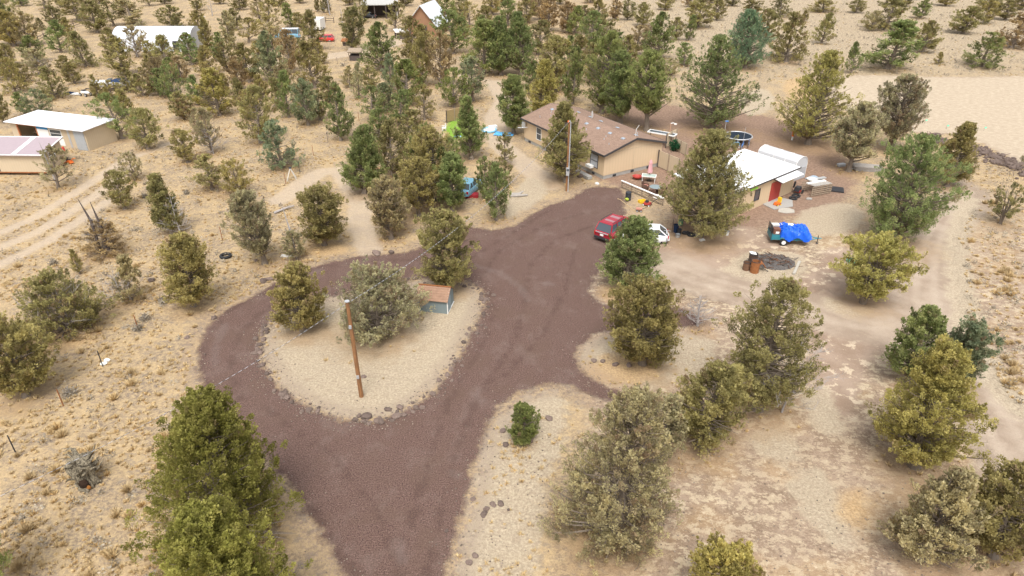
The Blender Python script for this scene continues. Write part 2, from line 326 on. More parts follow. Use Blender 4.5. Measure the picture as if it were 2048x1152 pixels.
GR_OUT = smooth(P2([(700, 1190), (690, 1152), (640, 1060), (590, 985), (520, 905), (440, 840), (405, 780), (392, 715), (405, 665), (440, 625), (500, 595), (535, 575), (560, 560), (600, 545), (650, 525), (720, 513), (790, 507), (830, 500), (868, 478), (890, 452), (907, 446), (952, 457), (1002, 459), (1030, 451), (1060, 430), (1100, 408), (1140, 398), (1165, 380), (1190, 372), (1240, 375), (1252, 395), (1243, 412), (1258, 424), (1240, 436), (1262, 470), (1245, 500), (1200, 530), (1190, 555), (1178, 580), (1195, 603), (1240, 618), (1300, 615), (1360, 612), (1412, 640), (1405, 658), (1330, 652), (1270, 655), (1205, 662), (1165, 685), (1148, 712), (1160, 740), (1192, 765), (1250, 786), (1235, 806), (1180, 792), (1130, 766), (1060, 775), (1010, 800), (985, 830), (965, 880), (945, 930), (930, 1000), (915, 1060), (890, 1152), (885, 1190)]))
GR_HOLE = smooth(P2([(835, 556), (900, 557), (950, 568), (972, 590), (966, 620), (950, 655), (935, 690), (905, 740), (870, 785), (820, 820), (770, 840), (715, 843), (660, 835), (610, 812), (565, 785), (535, 750), (520, 715), (520, 680), (530, 650), (560, 625), (610, 604), (655, 592), (720, 582), (790, 570)]))
DIRT = smooth(P2([(1268, 470), (1330, 474), (1400, 462), (1480, 446), (1560, 470), (1590, 500), (1500, 500), (1470, 530), (1500, 566), (1600, 560), (1640, 520), (1660, 490), (1720, 500), (1800, 510), (1835, 462), (1870, 425), (1905, 398), (1930, 385), (1900, 366), (1925, 362), (1962, 395), (1948, 420), (1918, 450), (1906, 500), (1916, 560), (1926, 640), (1950, 690), (1990, 770), (2060, 850), (2080, 990), (2040, 960), (1975, 900), (1900, 800), (1790, 690), (1740, 720), (1720, 780), (1700, 850), (1640, 800), (1605, 740), (1620, 690), (1560, 640), (1430, 600), (1345, 570), (1270, 530)]))
CLEAR = smooth(P2([(1640, 160), (1690, 151), (1760, 150), (1900, 155), (2060, 152), (2300, 150), (2400, 330), (2100, 345), (2048, 335), (1975, 290), (1900, 265), (1850, 268), (1800, 262), (1720, 235), (1650, 200)]))
SOIL = smooth(P2([(1200, 255), (1230, 205), (1330, 205), (1400, 225), (1530, 225), (1640, 275), (1710, 330), (1715, 380), (1650, 430), (1560, 440), (1440, 490), (1330, 500), (1330, 440), (1420, 400), (1300, 380), (1215, 372), (1120, 320), (1120, 260)]))
LAWN = P2([(888, 262), (900, 238), (930, 232), (948, 250), (940, 272), (905, 280)])
TRK = [P2([(-60, 490), (60, 440), (160, 380), (240, 325), (330, 290), (420, 262)]), P2([(-60, 520), (80, 462), (190, 392), (270, 330)]), P2([(-60, 560), (100, 480), (220, 400)])]
TRACK2 = P2([(560, 400), (600, 370), (640, 345), (680, 340), (720, 400), (720, 450), (740, 500)])
PATHUP = P2([(930, 150), (985, 160), (1010, 200), (990, 235), (1000, 290), (1050, 330), (1100, 370)])
YPATH = P2([(500, 135), (600, 120), (680, 110), (760, 95), (860, 60)])
EDGE = P2([(1940, 400), (1925, 440), (1912, 480), (1912, 520), (1925, 600), (1940, 660), (1975, 730), (2040, 820)])
PALES = [smooth(P2(q)) for q in ([(960, 900), (1000, 830), (1080, 780), (1140, 800), (1120, 900), (1080, 1000), (1090, 1100), (1060, 1170), (900, 1170), (940, 1020)],
    [(1155, 705), (1200, 665), (1290, 660), (1400, 665), (1440, 700), (1380, 760), (1250, 785), (1180, 750)],
    [(1480, 510), (1510, 500), (1600, 505), (1620, 540), (1580, 570), (1490, 562), (1440, 540)],
    [(1600, 420), (1700, 400), (1740, 440), (1690, 470), (1620, 470), (1590, 445)],
    [(1640, 590), (1740, 625), (1760, 600), (1740, 640), (1650, 620)],
    [(1560, 960), (1640, 930), (1680, 1000), (1720, 1100), (1660, 1090), (1600, 1020)],
    [(1470, 880), (1560, 840), (1620, 920), (1560, 930)], [(1590, 800), (1650, 760), (1700, 860), (1650, 880)],
    [(1460, 200), (1530, 170), (1560, 210), (1500, 240)], [(1040, 360), (1085, 355), (1100, 390), (1020, 440), (980, 445)])]
ROADS = [P2([(1890, 362), (1930, 385), (1925, 405), (1885, 440), (1865, 480), (1852, 530), (1850, 585), (1862, 640), (1895, 700), (1950, 780), (2010, 870), (2070, 980)]), P2([(1855, 640), (1760, 655), (1680, 640), (1600, 610), (1500, 585), (1400, 560), (1330, 530)])]
WHEEL = [r + o for r in ROADS for o in ((-.85, -.25), (.85, .25))]
GOLDS = [smooth(P2(q)) for q in ([(1165, 735), (1215, 705), (1290, 700), (1330, 720), (1300, 755), (1240, 782), (1185, 760)], [(1110, 1020), (1180, 1000), (1280, 1030), (1260, 1075), (1150, 1080)], [(1685, 985), (1735, 975), (1745, 1030), (1705, 1060), (1680, 1030)], [(1185, 575), (1250, 570), (1265, 600), (1215, 612)], [(600, 500), (660, 480), (700, 500), (650, 518)], [(60, 655), (180, 660), (190, 690), (90, 700)], [(1560, 160), (1620, 150), (1650, 190), (1580, 210)])]
TREEPOS = []
for (bx, by, h, wd, c, s) in TREES:
    p = at(bx, by); TREEPOS.append((p[0], p[1], wd / 2 * depth_at((p[0], p[1], 1.5)) / FPX, height_for(bx, by, h)))
TP = np.array(TREEPOS)
def field_gravel(X, Y): return np.minimum(sd_poly(X, Y, GR_OUT), -sd_poly(X, Y, GR_HOLE))
def field_dirt(X, Y): return np.maximum.reduce([sd_poly(X, Y, DIRT), sd_poly(X, Y, CLEAR)])
def field_track(X, Y): return np.maximum.reduce([sd_line(X, Y, t, 1.3) for t in TRK] + [sd_line(X, Y, TRACK2, 2.4), sd_line(X, Y, PATHUP, 3.0), sd_line(X, Y, YPATH, 5)])
def fields(X, Y):
    A = {'gravel': field_gravel(X, Y), 'dirt': field_dirt(X, Y), 'track': field_track(X, Y), 'soil': sd_poly(X, Y, SOIL), 'lawn': sd_poly(X, Y, LAWN)}
    pale = np.maximum.reduce([sd_poly(X, Y, q) for q in PALES] + [sd_poly(X, Y, GR_HOLE) - 0.3, sd_line(X, Y, EDGE, 2.0)])
    A['pale'] = pale; A['road'] = np.maximum.reduce([sd_line(X, Y, r, 5.2) for r in ROADS]); A['wheel'] = np.maximum.reduce([sd_line(X, Y, r, .55) for r in WHEEL]); A['gold'] = np.maximum.reduce([sd_poly(X, Y, q) for q in GOLDS]); A['clear'] = sd_poly(X, Y, CLEAR)
    g = np.zeros(X.shape)
    for (tx, ty, r, h) in TREEPOS:
        r = max(r, 0.6); m = (abs(X - tx) < 3.2 * r) & (abs(Y - ty) < 3.2 * r)
        if m.any(): g[m] += np.exp(-((X[m] - tx) ** 2 + (Y[m] - ty + 0.15 * r) ** 2) / (1.1 * r * r))
    A['litter'] = np.clip(g, 0, 1.3)
    return A
def axis(lo, hi, st, glo, ghi, k=1.09):
    c = list(np.arange(lo, hi, st)); a = []; x = lo; s = st
    while x > glo: s *= k; x -= s; a.append(x)
    b = []; x = c[-1]; s = st
    while x < ghi: s *= k; x += s; b.append(x)
    return np.array(a[::-1] + c + b)
GX = axis(-44, 44, 0.36, -900, 900); GY = axis(17, 100, 0.36, -60, 1500)
XX, YY = np.meshgrid(GX, GY); GA = fields(XX, YY); nx = len(GX); ny = len(GY)

g = NG('high_desert_ground'); pos = g.pos()
n_edge = g.noise(0.9, 6, 0.68); n_fine = g.noise(7, 4, 0.7); n_grit = g.noise(38, 2, 0.7); n_mid = g.noise(0.35, 5, 0.6); n_lump = g.noise(2.6, 5, 0.7); n_strk = g.noise(1.3, 6, 0.75, g.pos((0.45, 1.6, 1), 0.5))
n_big = g.noise(0.06, 4, 0.6)
sep = g.n('ShaderNodeSeparateXYZ', Vector=pos)
# open field: straw, tan earth, grey patches
n_fl = g.noise(1.7, 7, 0.74, g.pos((0.8, 1.15, 1), 0.4)); n_fl2 = g.noise(3.4, 6, 0.75)
fld = g.mix(g.step(n_fl2, 0.40, 0.60), (0.215, 0.162, 0.118), (0.435, 0.325, 0.19))
fld = g.mix(g.math('MULTIPLY', g.step(n_mid, 0.42, 0.60), 0.6), fld, (0.50, 0.362, 0.195))
fld = g.mix(g.math('MULTIPLY', g.step(n_fl, 0.52, 0.59), 0.6), fld, (0.225, 0.185, 0.15))
fld = g.mix(g.math('MULTIPLY', g.step(n_fine, 0.5, 0.68), 0.6), fld, (0.55, 0.42, 0.245))
fld = g.mix(g.math('MULTIPLY', g.step(n_fine, 0.48, 0.32), 0.35), fld, (0.22, 0.17, 0.125))
far = g.step(sep.outputs[1], 95, 150); hill = g.math('MULTIPLY', far, g.step(sep.outputs[0], 10, 40))
rocky = g.mix(g.step(n_lump, 0.42, 0.56), (0.22, 0.175, 0.13), (0.46, 0.37, 0.25)); fld = g.mix(g.math('MULTIPLY', hill, 0.85), fld, rocky)
def edge(a, amp, w): return g.step(g.math('ADD', g.attr(a), g.math('MULTIPLY', g.math('SUBTRACT', n_edge, 0.5), amp)), -w, w)
# yard corner: brown soil with crisp cream flakes of dry cheatgrass
brn = g.mix(g.step(n_mid, 0.38, 0.62), (0.235, 0.165, 0.115), (0.33, 0.245, 0.18)); brn = g.mix(g.math('MULTIPLY', g.step(n_fine, 0.45, 0.65), 0.45), brn, (0.42, 0.33, 0.24))
brn = g.mix(g.math('MULTIPLY', g.step(g.noise(0.22, 3, 0.5), 0.5, 0.62), 0.4), brn, (0.42, 0.28, 0.14))
mot = g.mix(g.math('MULTIPLY', g.step(n_fl, 0.50, 0.545), g.math('MULTIPLY_ADD', g.step(n_big, 0.42, 0.55), 0.4, 0.55)), brn, (0.545, 0.445, 0.31))
mot = g.mix(g.math('MULTIPLY', g.step(n_fl2, 0.57, 0.63), 0.7), mot, (0.57, 0.475, 0.345)); mot = g.mix(g.math('MULTIPLY', g.step(n_fl2, 0.44, 0.38), 0.6), mot, (0.17, 0.12, 0.085))
near = g.math('SUBTRACT', 1.0, g.step(sep.outputs[1], 52, 72))
nr = g.math('MULTIPLY', g.math('MULTIPLY', near, g.step(sep.outputs[0], 3, 7)), 0.95)
c = g.mix(nr, fld, mot)
c = g.mix(g.math('MULTIPLY', edge('soil', 5.0, 1.0), 0.92), c, g.mix(g.step(n_fl2, .35, .65), (0.19, 0.12, 0.088), (0.30, 0.20, 0.145)))
# packed dirt with cream flakes
dmask = edge('dirt', 3.2, 0.35)
dcol = g.mix(g.step(n_mid, 0.35, 0.65), (0.265, 0.188, 0.135), (0.345, 0.258, 0.195)); dcol = g.mix(g.math('MULTIPLY', g.step(n_fl2, 0.5, 0.65), 0.22), dcol, (0.42, 0.33, 0.25)); dcol = g.mix(g.math('MULTIPLY', g.step(n_fl, 0.56, 0.68), 0.35), dcol, (0.235, 0.165, 0.125))
flake = g.math('MULTIPLY', g.step(n_edge, 0.545, 0.585), g.math('SUBTRACT', 1.0, g.step(g.attr('dirt'), 1.6, 3.2))); dcol = g.mix(g.math('MULTIPLY', flake, 0.85), dcol, (0.55, 0.45, 0.33))
dcol = g.mix(edge('clear', 6.0, 1.5), dcol, g.mix(g.step(n_fl, .4, .65), (0.385, 0.31, 0.225), (0.48, 0.395, 0.295)))
c = g.mix(dmask, c, dcol)
rm = g.math('MULTIPLY', edge('road', 2.0, 0.5), 0.85)
rc = g.mix(g.step(n_mid, .38, .62), (0.30, 0.232, 0.175), (0.385, 0.31, 0.24)); rc = g.mix(g.math('MULTIPLY', edge('wheel', .5, .25), .5), rc, (0.45, 0.37, 0.29)); rc = g.mix(g.math('MULTIPLY', g.step(n_fine, .52, .7), .25), rc, (0.24, 0.185, 0.15))
c = g.mix(rm, c, rc)
c = g.mix(g.math('MULTIPLY', edge('track', 1.2, 0.35), 0.7), c, g.mix(n_lump, (0.37, 0.29, 0.22), (0.56, 0.46, 0.35)))
pm = g.math('MULTIPLY', edge('pale', 3.0, 0.4), 0.9)
pc = g.mix(g.step(n_fine, 0.35, 0.68), (0.33, 0.265, 0.19), (0.50, 0.42, 0.305)); pc = g.mix(g.math('MULTIPLY', g.step(n_fl, 0.53, 0.66), 0.5), pc, (0.29, 0.215, 0.148)); pc = g.mix(g.math('MULTIPLY', g.step(n_fl2, 0.56, 0.64), 0.45), pc, (0.58, 0.49, 0.365))
c = g.mix(pm, c, pc)
# needle litter under the junipers
lit = g.math('MULTIPLY', g.step(g.math('ADD', g.attr('litter'), g.math('MULTIPLY', g.math('SUBTRACT', n_edge, 0.5), 1.2)), 0.3, 0.95), 0.62)
c = g.mix(lit, c, g.mix(n_lump, (0.22, 0.15, 0.09), (0.40, 0.26, 0.13)))
c = g.mix(g.math('MULTIPLY', edge('gold', 2.2, 0.6), 0.75), c, g.mix(g.step(n_fine, .38, .62), (0.36, 0.235, 0.125), (0.56, 0.39, 0.20)))
c = g.mix(edge('lawn', 1.0, 0.4), c, g.mix(n_fine, (0.13, 0.27, 0.03), (0.28, 0.42, 0.06)))
# red cinder gravel
gm = edge('gravel', 1.7, 0.30)
n_gr = g.noise(13, 3, 0.8); gc = g.mix(g.step(n_gr, 0.36, 0.64), (0.036, 0.020, 0.017), (0.195, 0.122, 0.102)); gc = g.mix(g.math('MULTIPLY', g.step(n_fl2, 0.40, 0.6), 0.45), gc, (0.12, 0.073, 0.058)); gc = g.mix(g.math('MULTIPLY', g.step(n_mid, 0.45, 0.7), 0.55), gc, (0.115, 0.073, 0.055))
wear = g.noise(0.55, 6, 0.72, g.pos((1.0, 0.7, 1), -0.35)); gc = g.mix(g.math('MULTIPLY', g.step(wear, 0.48, 0.68), 0.35), gc, (0.19, 0.14, 0.12))
gc = g.mix(g.math('MULTIPLY', g.step(g.noise(16, 1, 0.5), 0.64, 0.72), 0.32), gc, (0.36, 0.27, 0.19))
rut = g.attr('rut'); gc = g.mix(g.math('MULTIPLY', g.step(g.math('ADD', rut, g.math('MULTIPLY', g.math('SUBTRACT', n_edge, 0.5), 2.0)), -0.15, 0.3), 0.38), gc, (0.055, 0.031, 0.025))
gc = g.mix(g.math('MULTIPLY', g.step(g.math('ADD', g.attr('worn'), g.math('MULTIPLY', g.math('SUBTRACT', n_edge, 0.5), 1.2)), -0.2, 0.4), 0.3), gc, (0.19, 0.15, 0.135))
gf = g.math('MULTIPLY', g.math('SUBTRACT', 1.0, g.step(g.math('ABSOLUTE', g.math('ADD', g.attr('gravel'), 0.55)), 0.2, 1.1)), g.step(n_fine, 0.45, 0.6))
c = g.mix(g.math('MULTIPLY', gf, 0.6), c, (0.22, 0.155, 0.135))
c = g.mix(gm, c, gc)
c = g.mix(g.math('MULTIPLY', g.step(n_gr, 0.5, 0.3), 0.30), c, (0.10, 0.075, 0.055)); g.col(c); g.set(Roughness=0.97)
hgt = g.math('ADD', g.math('MULTIPLY', n_lump, 0.9), g.math('MULTIPLY', n_fine, 0.5)); hgt = g.math('ADD', hgt, g.math('MULTIPLY', n_gr, 0.30))
hgt = g.math('MULTIPLY', hgt, g.math('SUBTRACT', 1.0, g.math('MULTIPLY', g.math('MAXIMUM', gm, g.math('MULTIPLY', dmask, 0.8)), 0.65)))
g.bump(hgt, 0.75, 0.16); M_['ground'] = g.m

RUTS = [P2(q) for q in ([(415, 800), (405, 730), (418, 670), (460, 620), (520, 590), (580, 558), (650, 532), (760, 522), (860, 520)], [(480, 800), (462, 730), (478, 668), (520, 628), (560, 598), (640, 562)], [(440, 820), (500, 870), (560, 940), (640, 1040), (720, 1152)], [(500, 790), (560, 840), (650, 900), (740, 1000), (800, 1152)], [(900, 800), (860, 920), (820, 1050), (790, 1180)], [(960, 790), (915, 900), (880, 1020), (850, 1180)], [(1170, 425), (1080, 455), (1000, 500), (960, 560), (990, 620), (960, 700), (900, 800)], [(1190, 450), (1110, 480), (1060, 530), (1050, 600), (1030, 680), (960, 790)], [(1100, 420), (1000, 480), (920, 530), (860, 545)], [(1150, 500), (1130, 580), (1090, 660), (1010, 750)])]
WORN = [P2([(430, 730), (432, 690), (450, 650)]), P2([(560, 560), (600, 553), (640, 540)]), P2([(940, 530), (1000, 545), (1040, 575), (1060, 600)]), P2([(1090, 565), (1105, 570)]), P2([(800, 1090), (805, 1120)]), P2([(950, 780), (965, 800)]), P2([(905, 945), (915, 950)])]
def extra(X, Y): return {'rut': np.maximum.reduce([sd_line(X, Y, t, 0.42) for t in RUTS]), 'worn': np.maximum.reduce([sd_line(X, Y, t, 0.7) for t in WORN])}
GA.update(extra(XX, YY))
def grid_faces(mask=None):
    j, i = np.mgrid[0:ny - 1, 0:nx - 1]; q = np.stack([j * nx + i, j * nx + i + 1, (j + 1) * nx + i + 1, (j + 1) * nx + i], -1).reshape(-1, 4)
    return q if mask is None else q[mask.ravel()]
me = np_mesh('ground', np.stack([XX, YY, np.zeros_like(XX)], -1).reshape(-1, 3), grid_faces(), M_['ground'], {k: v.ravel() for k, v in GA.items()}, 'POINT')
ground = tag(link('ground', me), kind='structure')
def sheet(name, S, z):
    s4 = np.stack([S[:-1, :-1], S[:-1, 1:], S[1:, 1:], S[1:, :-1]], -1); full = (s4 > 0).all(-1); part = (s4 > 0).any(-1) & ~full
    tris = []; V = []
    F = grid_faces(full); used, inv = np.unique(F, return_inverse=True); X = XX.ravel()[used]; Y = YY.ravel()[used]; F = inv.reshape(-1, 4)
    T = np.concatenate([F[:, [0, 1, 2]], F[:, [0, 2, 3]]]); px = list(X); py = list(Y); ex = []
    for j, i in np.argwhere(part):
        c = [(GX[i], GY[j], s4[j, i, 0]), (GX[i + 1], GY[j], s4[j, i, 1]), (GX[i + 1], GY[j + 1], s4[j, i, 2]), (GX[i], GY[j + 1], s4[j, i, 3])]; out = []
        for a, b in zip(c, c[1:] + c[:1]):
            if a[2] > 0: out.append(a[:2])
            if (a[2] > 0) != (b[2] > 0):
                t = a[2] / (a[2] - b[2]); out.append((a[0] + t * (b[0] - a[0]), a[1] + t * (b[1] - a[1])))
        n0 = len(px); px += [p[0] for p in out]; py += [p[1] for p in out]
        ex += [(n0, n0 + k, n0 + k + 1) for k in range(1, len(out) - 1)]
    T = np.concatenate([T, np.array(ex)]); PX = np.array(px); PY = np.array(py); A = fields(PX, PY); A.update(extra(PX, PY))
    me = np_mesh(name, np.stack([PX, PY, np.full_like(PX, z)], -1), T, M_['ground'], A, 'POINT')
    return tag(link(name, me), kind='structure')
sheet('gravel_driveway', GA['gravel'], 0.004)
sheet('dirt_road', np.minimum(sd_poly(XX, YY, DIRT), -GA['gravel'] - 0.05), 0.004)
sheet('dirt_clearing', GA['clear'], 0.004)

# ------------------------------------------------------------ trees
def envelope(shape, t):
    t = np.clip(t, 0, 1)
    if shape in 'CY': return np.where(t < 0.22, 0.55 + 0.45 * t / 0.22, (1 - (t - 0.22) / 0.78) ** 0.75)
    if shape in 'OP': return np.sin(np.pi * np.clip(0.17 + 0.83 * t, 0, 1)) ** 0.62
    if shape in 'RM': return np.sqrt(np.clip(1 - (2 * (t * 0.88 + 0.08) - 1) ** 2, 0, 1))
    if shape == 'L': return np.sin(np.pi * np.clip(0.12 + 0.88 * t, 0, 1)) ** 0.5
    if shape == 'B': return np.where(t < 0.15, 0.85 + t, (1 - (t - 0.15) / 0.85) ** 0.58)
    if shape == 'S': return np.where(t < .12, .75, 1 - 0.55 * np.clip(t, 0, 1) ** 2.2) * np.where(t > .9, .6, 1)
    if shape == 'T': return np.sin(np.pi * np.clip(0.25 + 0.75 * t, 0, 1)) ** 0.6
    return 1 - t
BASE = {'C': .15, 'O': .18, 'P': .24, 'R': .18, 'M': .24, 'L': .12, 'B': .04, 'S': .12, 'T': .32, 'Y': .04}
def skeleton(rg, H, W, shape, nb):
    b0 = BASE[shape]; br = []; lob = rg.uniform(0.60, 1.18, (5, 9)); lean = rg.normal(0, 0.05, 2) * H
    top = 0.985 * H
    for k in range(nb):
        t = (k + rg.uniform()) / nb; t = t ** (0.9 if shape in 'BSC' else 1.0)
        az = k * 2.39996 + rg.normal(0, 0.5); lf = lob[int(t * 4.99), int((az % (2 * np.pi)) / (2 * np.pi) * 8.99)]
        r = W * float(envelope(shape, t)) * lf * rg.uniform(0.72, 1.08); ze = (b0 + (1 - b0) * t) * H
        if shape == 'S': ze *= rg.uniform(0.75, 1.05)
        ze = min(ze * rg.uniform(0.97, 1.03), top); z0 = max((0.06 if shape != 'B' else 0.12) * H, ze - r * rg.uniform(0.25, 0.75) - 0.02 * H)
        if t > 0.93: r *= 0.5
        ax = lean * (z0 / H) ; a = np.array([ax[0], ax[1], z0]); ex = lean * (ze / H)
        e = np.array([ex[0] + r * np.cos(az), ex[1] + r * np.sin(az), ze])
        mid = (a + e) / 2 + np.array([0, 0, -0.06 * r]) + rg.normal(0, 0.05 * W, 3) * [1, 1, .4]
        br.append((a, mid, e, t))
    return br, lean
def bez(a, m, e, t): return a * (1 - t) ** 2 + 2 * m * t * (1 - t) + e * t * t
def leaf_cloud(rg, C, rad, up, nl, ls, out=None):
    n = len(C); C = np.repeat(C, nl, 0); rr = np.repeat(rad, nl); k = len(C)
    d = rg.normal(size=(k, 3)); d /= np.linalg.norm(d, axis=1)[:, None]
    q = d * (rr * rg.uniform(0.35, 1.05, k) ** 0.8)[:, None] * np.array([1, 1, 1.35])
    p = C + q
    ax = d * 0.75 + np.array([0, 0, up]) + rg.normal(0, 0.5, (k, 3))
    if out is not None: ax += np.repeat(out, nl, 0) * 0.5
    ax /= np.linalg.norm(ax, axis=1)[:, None]
    sdv = np.cross(ax, d * 1.0 + rg.normal(0, 0.45, (k, 3))); sdv /= np.linalg.norm(sdv, axis=1)[:, None] + 1e-9
    L = ls * rg.uniform(0.6, 1.35, k)[:, None]; Wd = L * rg.uniform(0.26, 0.5, k)[:, None]
    V = np.stack([p - ax * L * 0.4, p + sdv * Wd, p + ax * L * 0.6, p - sdv * Wd], 1).reshape(-1, 3)
    return V, np.arange(len(V)).reshape(-1, 4)
def plume_cloud(rg, C, D, ln, rad, nl, ls):
    n = len(C); k = n * nl; C = np.repeat(C, nl, 0); D = np.repeat(D, nl, 0); ln = np.repeat(ln, nl); rad = np.repeat(rad, nl)
    t = rg.uniform(0, 1, k) ** 0.85; r = rad * np.sqrt(np.clip(1.02 - t ** 3, 0, 1)) * rg.uniform(0.15, 1.0, k) ** 0.6
    q = rg.normal(size=(k, 3)); q -= (q * D).sum(1)[:, None] * D; q /= np.linalg.norm(q, axis=1)[:, None] + 1e-9
    p = C + D * (ln * t)[:, None] + q * r[:, None]
    ax = D * 0.8 + q * 0.75 + rg.normal(0, 0.35, (k, 3)) + np.array([0, 0, .25]); ax /= np.linalg.norm(ax, axis=1)[:, None]
    sv = np.cross(ax, q + rg.normal(0, 0.6, (k, 3))); sv /= np.linalg.norm(sv, axis=1)[:, None] + 1e-9
    L = ls * rg.uniform(0.55, 1.4, k)[:, None]; W = L * rg.uniform(0.2, 0.42, k)[:, None]
    return np.stack([p - ax * L * .4, p + sv * W, p + ax * L * .6, p - sv * W], 1).reshape(-1, 3), np.arange(k * 4).reshape(-1, 4)
def tree_meshes(seed, H, W, shape, nb, pf, nl, ls, brown=0.1, pl=0.55, thin=0.0, twigs=False):
    rg = np.random.default_rng(seed); br, lean = skeleton(rg, H, W, shape, nb)
    C = []; D = []; ln = []; rad = []; bt = []
    drop = rg.uniform(size=(4, 7)) < (0.20 + thin)
    for a, m, e, t in br:
        o = e - a; az = math.atan2(o[1], o[0]) % 6.283; btint = rg.normal(0.46, 0.21)
        if drop[int(t * 3.99), int(az / 6.284 * 7)] and rg.uniform() < 0.65: continue
        on = o / (np.linalg.norm(o) + 1e-6); hz = np.array([on[0], on[1], 0])
        for i in range(pf):
            u = rg.uniform(0.42, 1.0) ** 0.8 if i else 0.98
            c = bez(a, m, e, u) + rg.normal(0, 0.07 * W + 0.04, 3) * [1, 1, .55]
            up = rg.uniform(0.35, 1.15) + 0.9 * t; d = hz * rg.uniform(.5, 1.1) + np.array([0, 0, up]) + rg.normal(0, 0.38, 3); d /= np.linalg.norm(d)
            l = pl * rg.uniform(0.55, 1.25) * (1.15 - 0.45 * t); c = c - d * l * 0.45; c[2] = min(max(c[2], 0.02 * H + 0.03), H * .985 - l * d[2] * .9)
            C.append(c); D.append(d); ln.append(l); rad.append(l * rg.uniform(0.26, 0.46)); bt.append(btint + rg.normal(0, 0.10))
    for u in np.linspace(0.74, 0.97, 7):
        d = np.array([rg.normal(0, .2), rg.normal(0, .2), 1.0]); d /= np.linalg.norm(d); l = pl * .9; C.append(np.array([lean[0] * u, lean[1] * u, H * u - l * .8])); D.append(d); ln.append(l); rad.append(l * .3); bt.append(.5)
    C, D, ln, rad, bt = map(np.array, (C, D, ln, rad, bt)); n = len(C)
    V, F = plume_cloud(rg, C, D, ln, rad, nl, ls); V[:, 2] = np.maximum(V[:, 2], 0.02)
    tint = np.clip(np.repeat(bt, nl) + rg.normal(0, 0.13, n * nl), 0, 1)
    lowf = np.sin(C[:, 0] * 1.3 / W + seed) * np.cos(C[:, 1] * 1.7 / W + seed * 2) * 0.5 + 0.5
    pb = np.where(rg.uniform(size=n) < brown * (0.4 + 1.2 * lowf), rg.uniform(0.35, 0.95, n), rg.uniform(0, 0.15, n)); bw = np.clip(np.repeat(pb, nl) + rg.normal(0, .06, n * nl), 0, 1)
    crown = np_mesh('crown', V, F, M_['leaf'], {'tint': tint, 'brown': bw})
    mb = MB(); r0 = 0.026 * H + 0.05; pts = [(lean[0] * u + 0.05 * math.sin(u * 5 + seed), lean[1] * u, H * u * 0.95) for u in (0, .06, .2, .4, .6, .8, 1)]
    if shape == 'M':
        for k in range(4):
            a = k * 1.57 + 0.4; mb.tube([(0.12 * math.cos(a), 0.12 * math.sin(a), -0.1), (0.25 * math.cos(a) * W * .5, 0.25 * math.sin(a) * W * .5, 0.25 * H), (0.4 * W * math.cos(a), 0.4 * W * math.sin(a), 0.8 * H)], [r0 * .75, r0 * .5, r0 * .1], 6)
    mb.tube([(0, 0, -0.15)] + pts[1:], [r0 * 1.6, r0, r0 * .85, r0 * .65, r0 * .45, r0 * .25, r0 * .06], 8)
    for k, (a, m, e, t) in enumerate(br): mb.tube([tuple(bez(a, m, e, u)) for u in (0, .35, .7, .97)], [r0 * .36 * (1.1 - t), r0 * .24 * (1.1 - t), r0 * .15 * (1.1 - t), 0.008], 4, cap=False)
    if twigs:
        for c, d, l in zip(C, D, ln): mb.tube([tuple(c - d * l * .3 - [0, 0, .05]), tuple(c + d * l * .9)], [.014, .006], 3, cap=False)
    return crown, mb
def twig_mesh(seed, H, W, nb, sub=5, r0=None, up=0.5, base=0.1):
    rg = random.Random(seed); mb = MB(); r0 = r0 or 0.02 * H + 0.03
    mb.tube([(0, 0, -0.1), (0.03 * H, 0, 0.4 * H), (0.01 * H, 0.02 * H, H)], [r0 * 1.3, r0 * .8, 0.01], 6)
    for k in range(nb):
        t = base + (0.95 - base) * (k + rg.random()) / nb; az = k * 2.4 + rg.uniform(-.4, .4); L = W * (1.15 - t) * rg.uniform(.7, 1.15)
        a = Vector((0.03 * H * min(1, t * 2.5), 0, t * H * 0.95)); d = Vector((math.cos(az), math.sin(az), up + rg.uniform(-.2, .3)))
        e = a + d * L; m = (a + e) / 2 + Vector((0, 0, -0.05 * L)); mb.tube([a, m, e], [r0 * .4 * (1.1 - t), r0 * .22 * (1.1 - t), 0.006], 4, cap=False)
        for j in range(sub):
            u = 0.3 + 0.65 * (j + rg.random()) / sub; b = a.lerp(e, u); dd = (d.normalized() + Vector((rg.uniform(-1, 1), rg.uniform(-1, 1), rg.uniform(-.2, .9)))).normalized()
            l2 = L * rg.uniform(.2, .45) ; mb.tube([b, b + dd * l2 * .55 + Vector((0, 0, .02)), b + dd * l2 + Vector((0, 0, l2 * .15))], [0.014, 0.010, 0.005], 3, cap=False)
            for q in range(2):
                b2 = b + dd * l2 * rg.uniform(.3, .8); d3 = (dd + Vector((rg.uniform(-1, 1), rg.uniform(-1, 1), rg.uniform(-.3, .8)))).normalized(); mb.tube([b2, b2 + d3 * l2 * .5], [0.009, 0.004], 3, cap=False)
    return mb
LEAFCOL = {'o': (0.375, 0.335, 0.130), 'y': (0.46, 0.41, 0.13), 'Y': (0.315, 0.31, 0.070), 'g': (0.27, 0.325, 0.115), 'E': (0.235, 0.265, 0.075), 'b': (0.27, 0.32, 0.18), 't': (0.20, 0.33, 0.20), 'k': (0.285, 0.26, 0.105), 'r': (0.40, 0.30, 0.16), 's': (0.47, 0.42, 0.235), 'v': (0.2, 0.175, 0.17)}
COLWORD = {'o': 'olive', 'y': 'yellowish olive', 'Y': 'bright yellow-green', 'g': 'green', 'E': 'vivid green', 'b': 'blue-green', 't': 'teal-green', 'k': 'dark olive', 'r': 'brownish', 's': 'grey-green', 'v': 'purplish grey'}
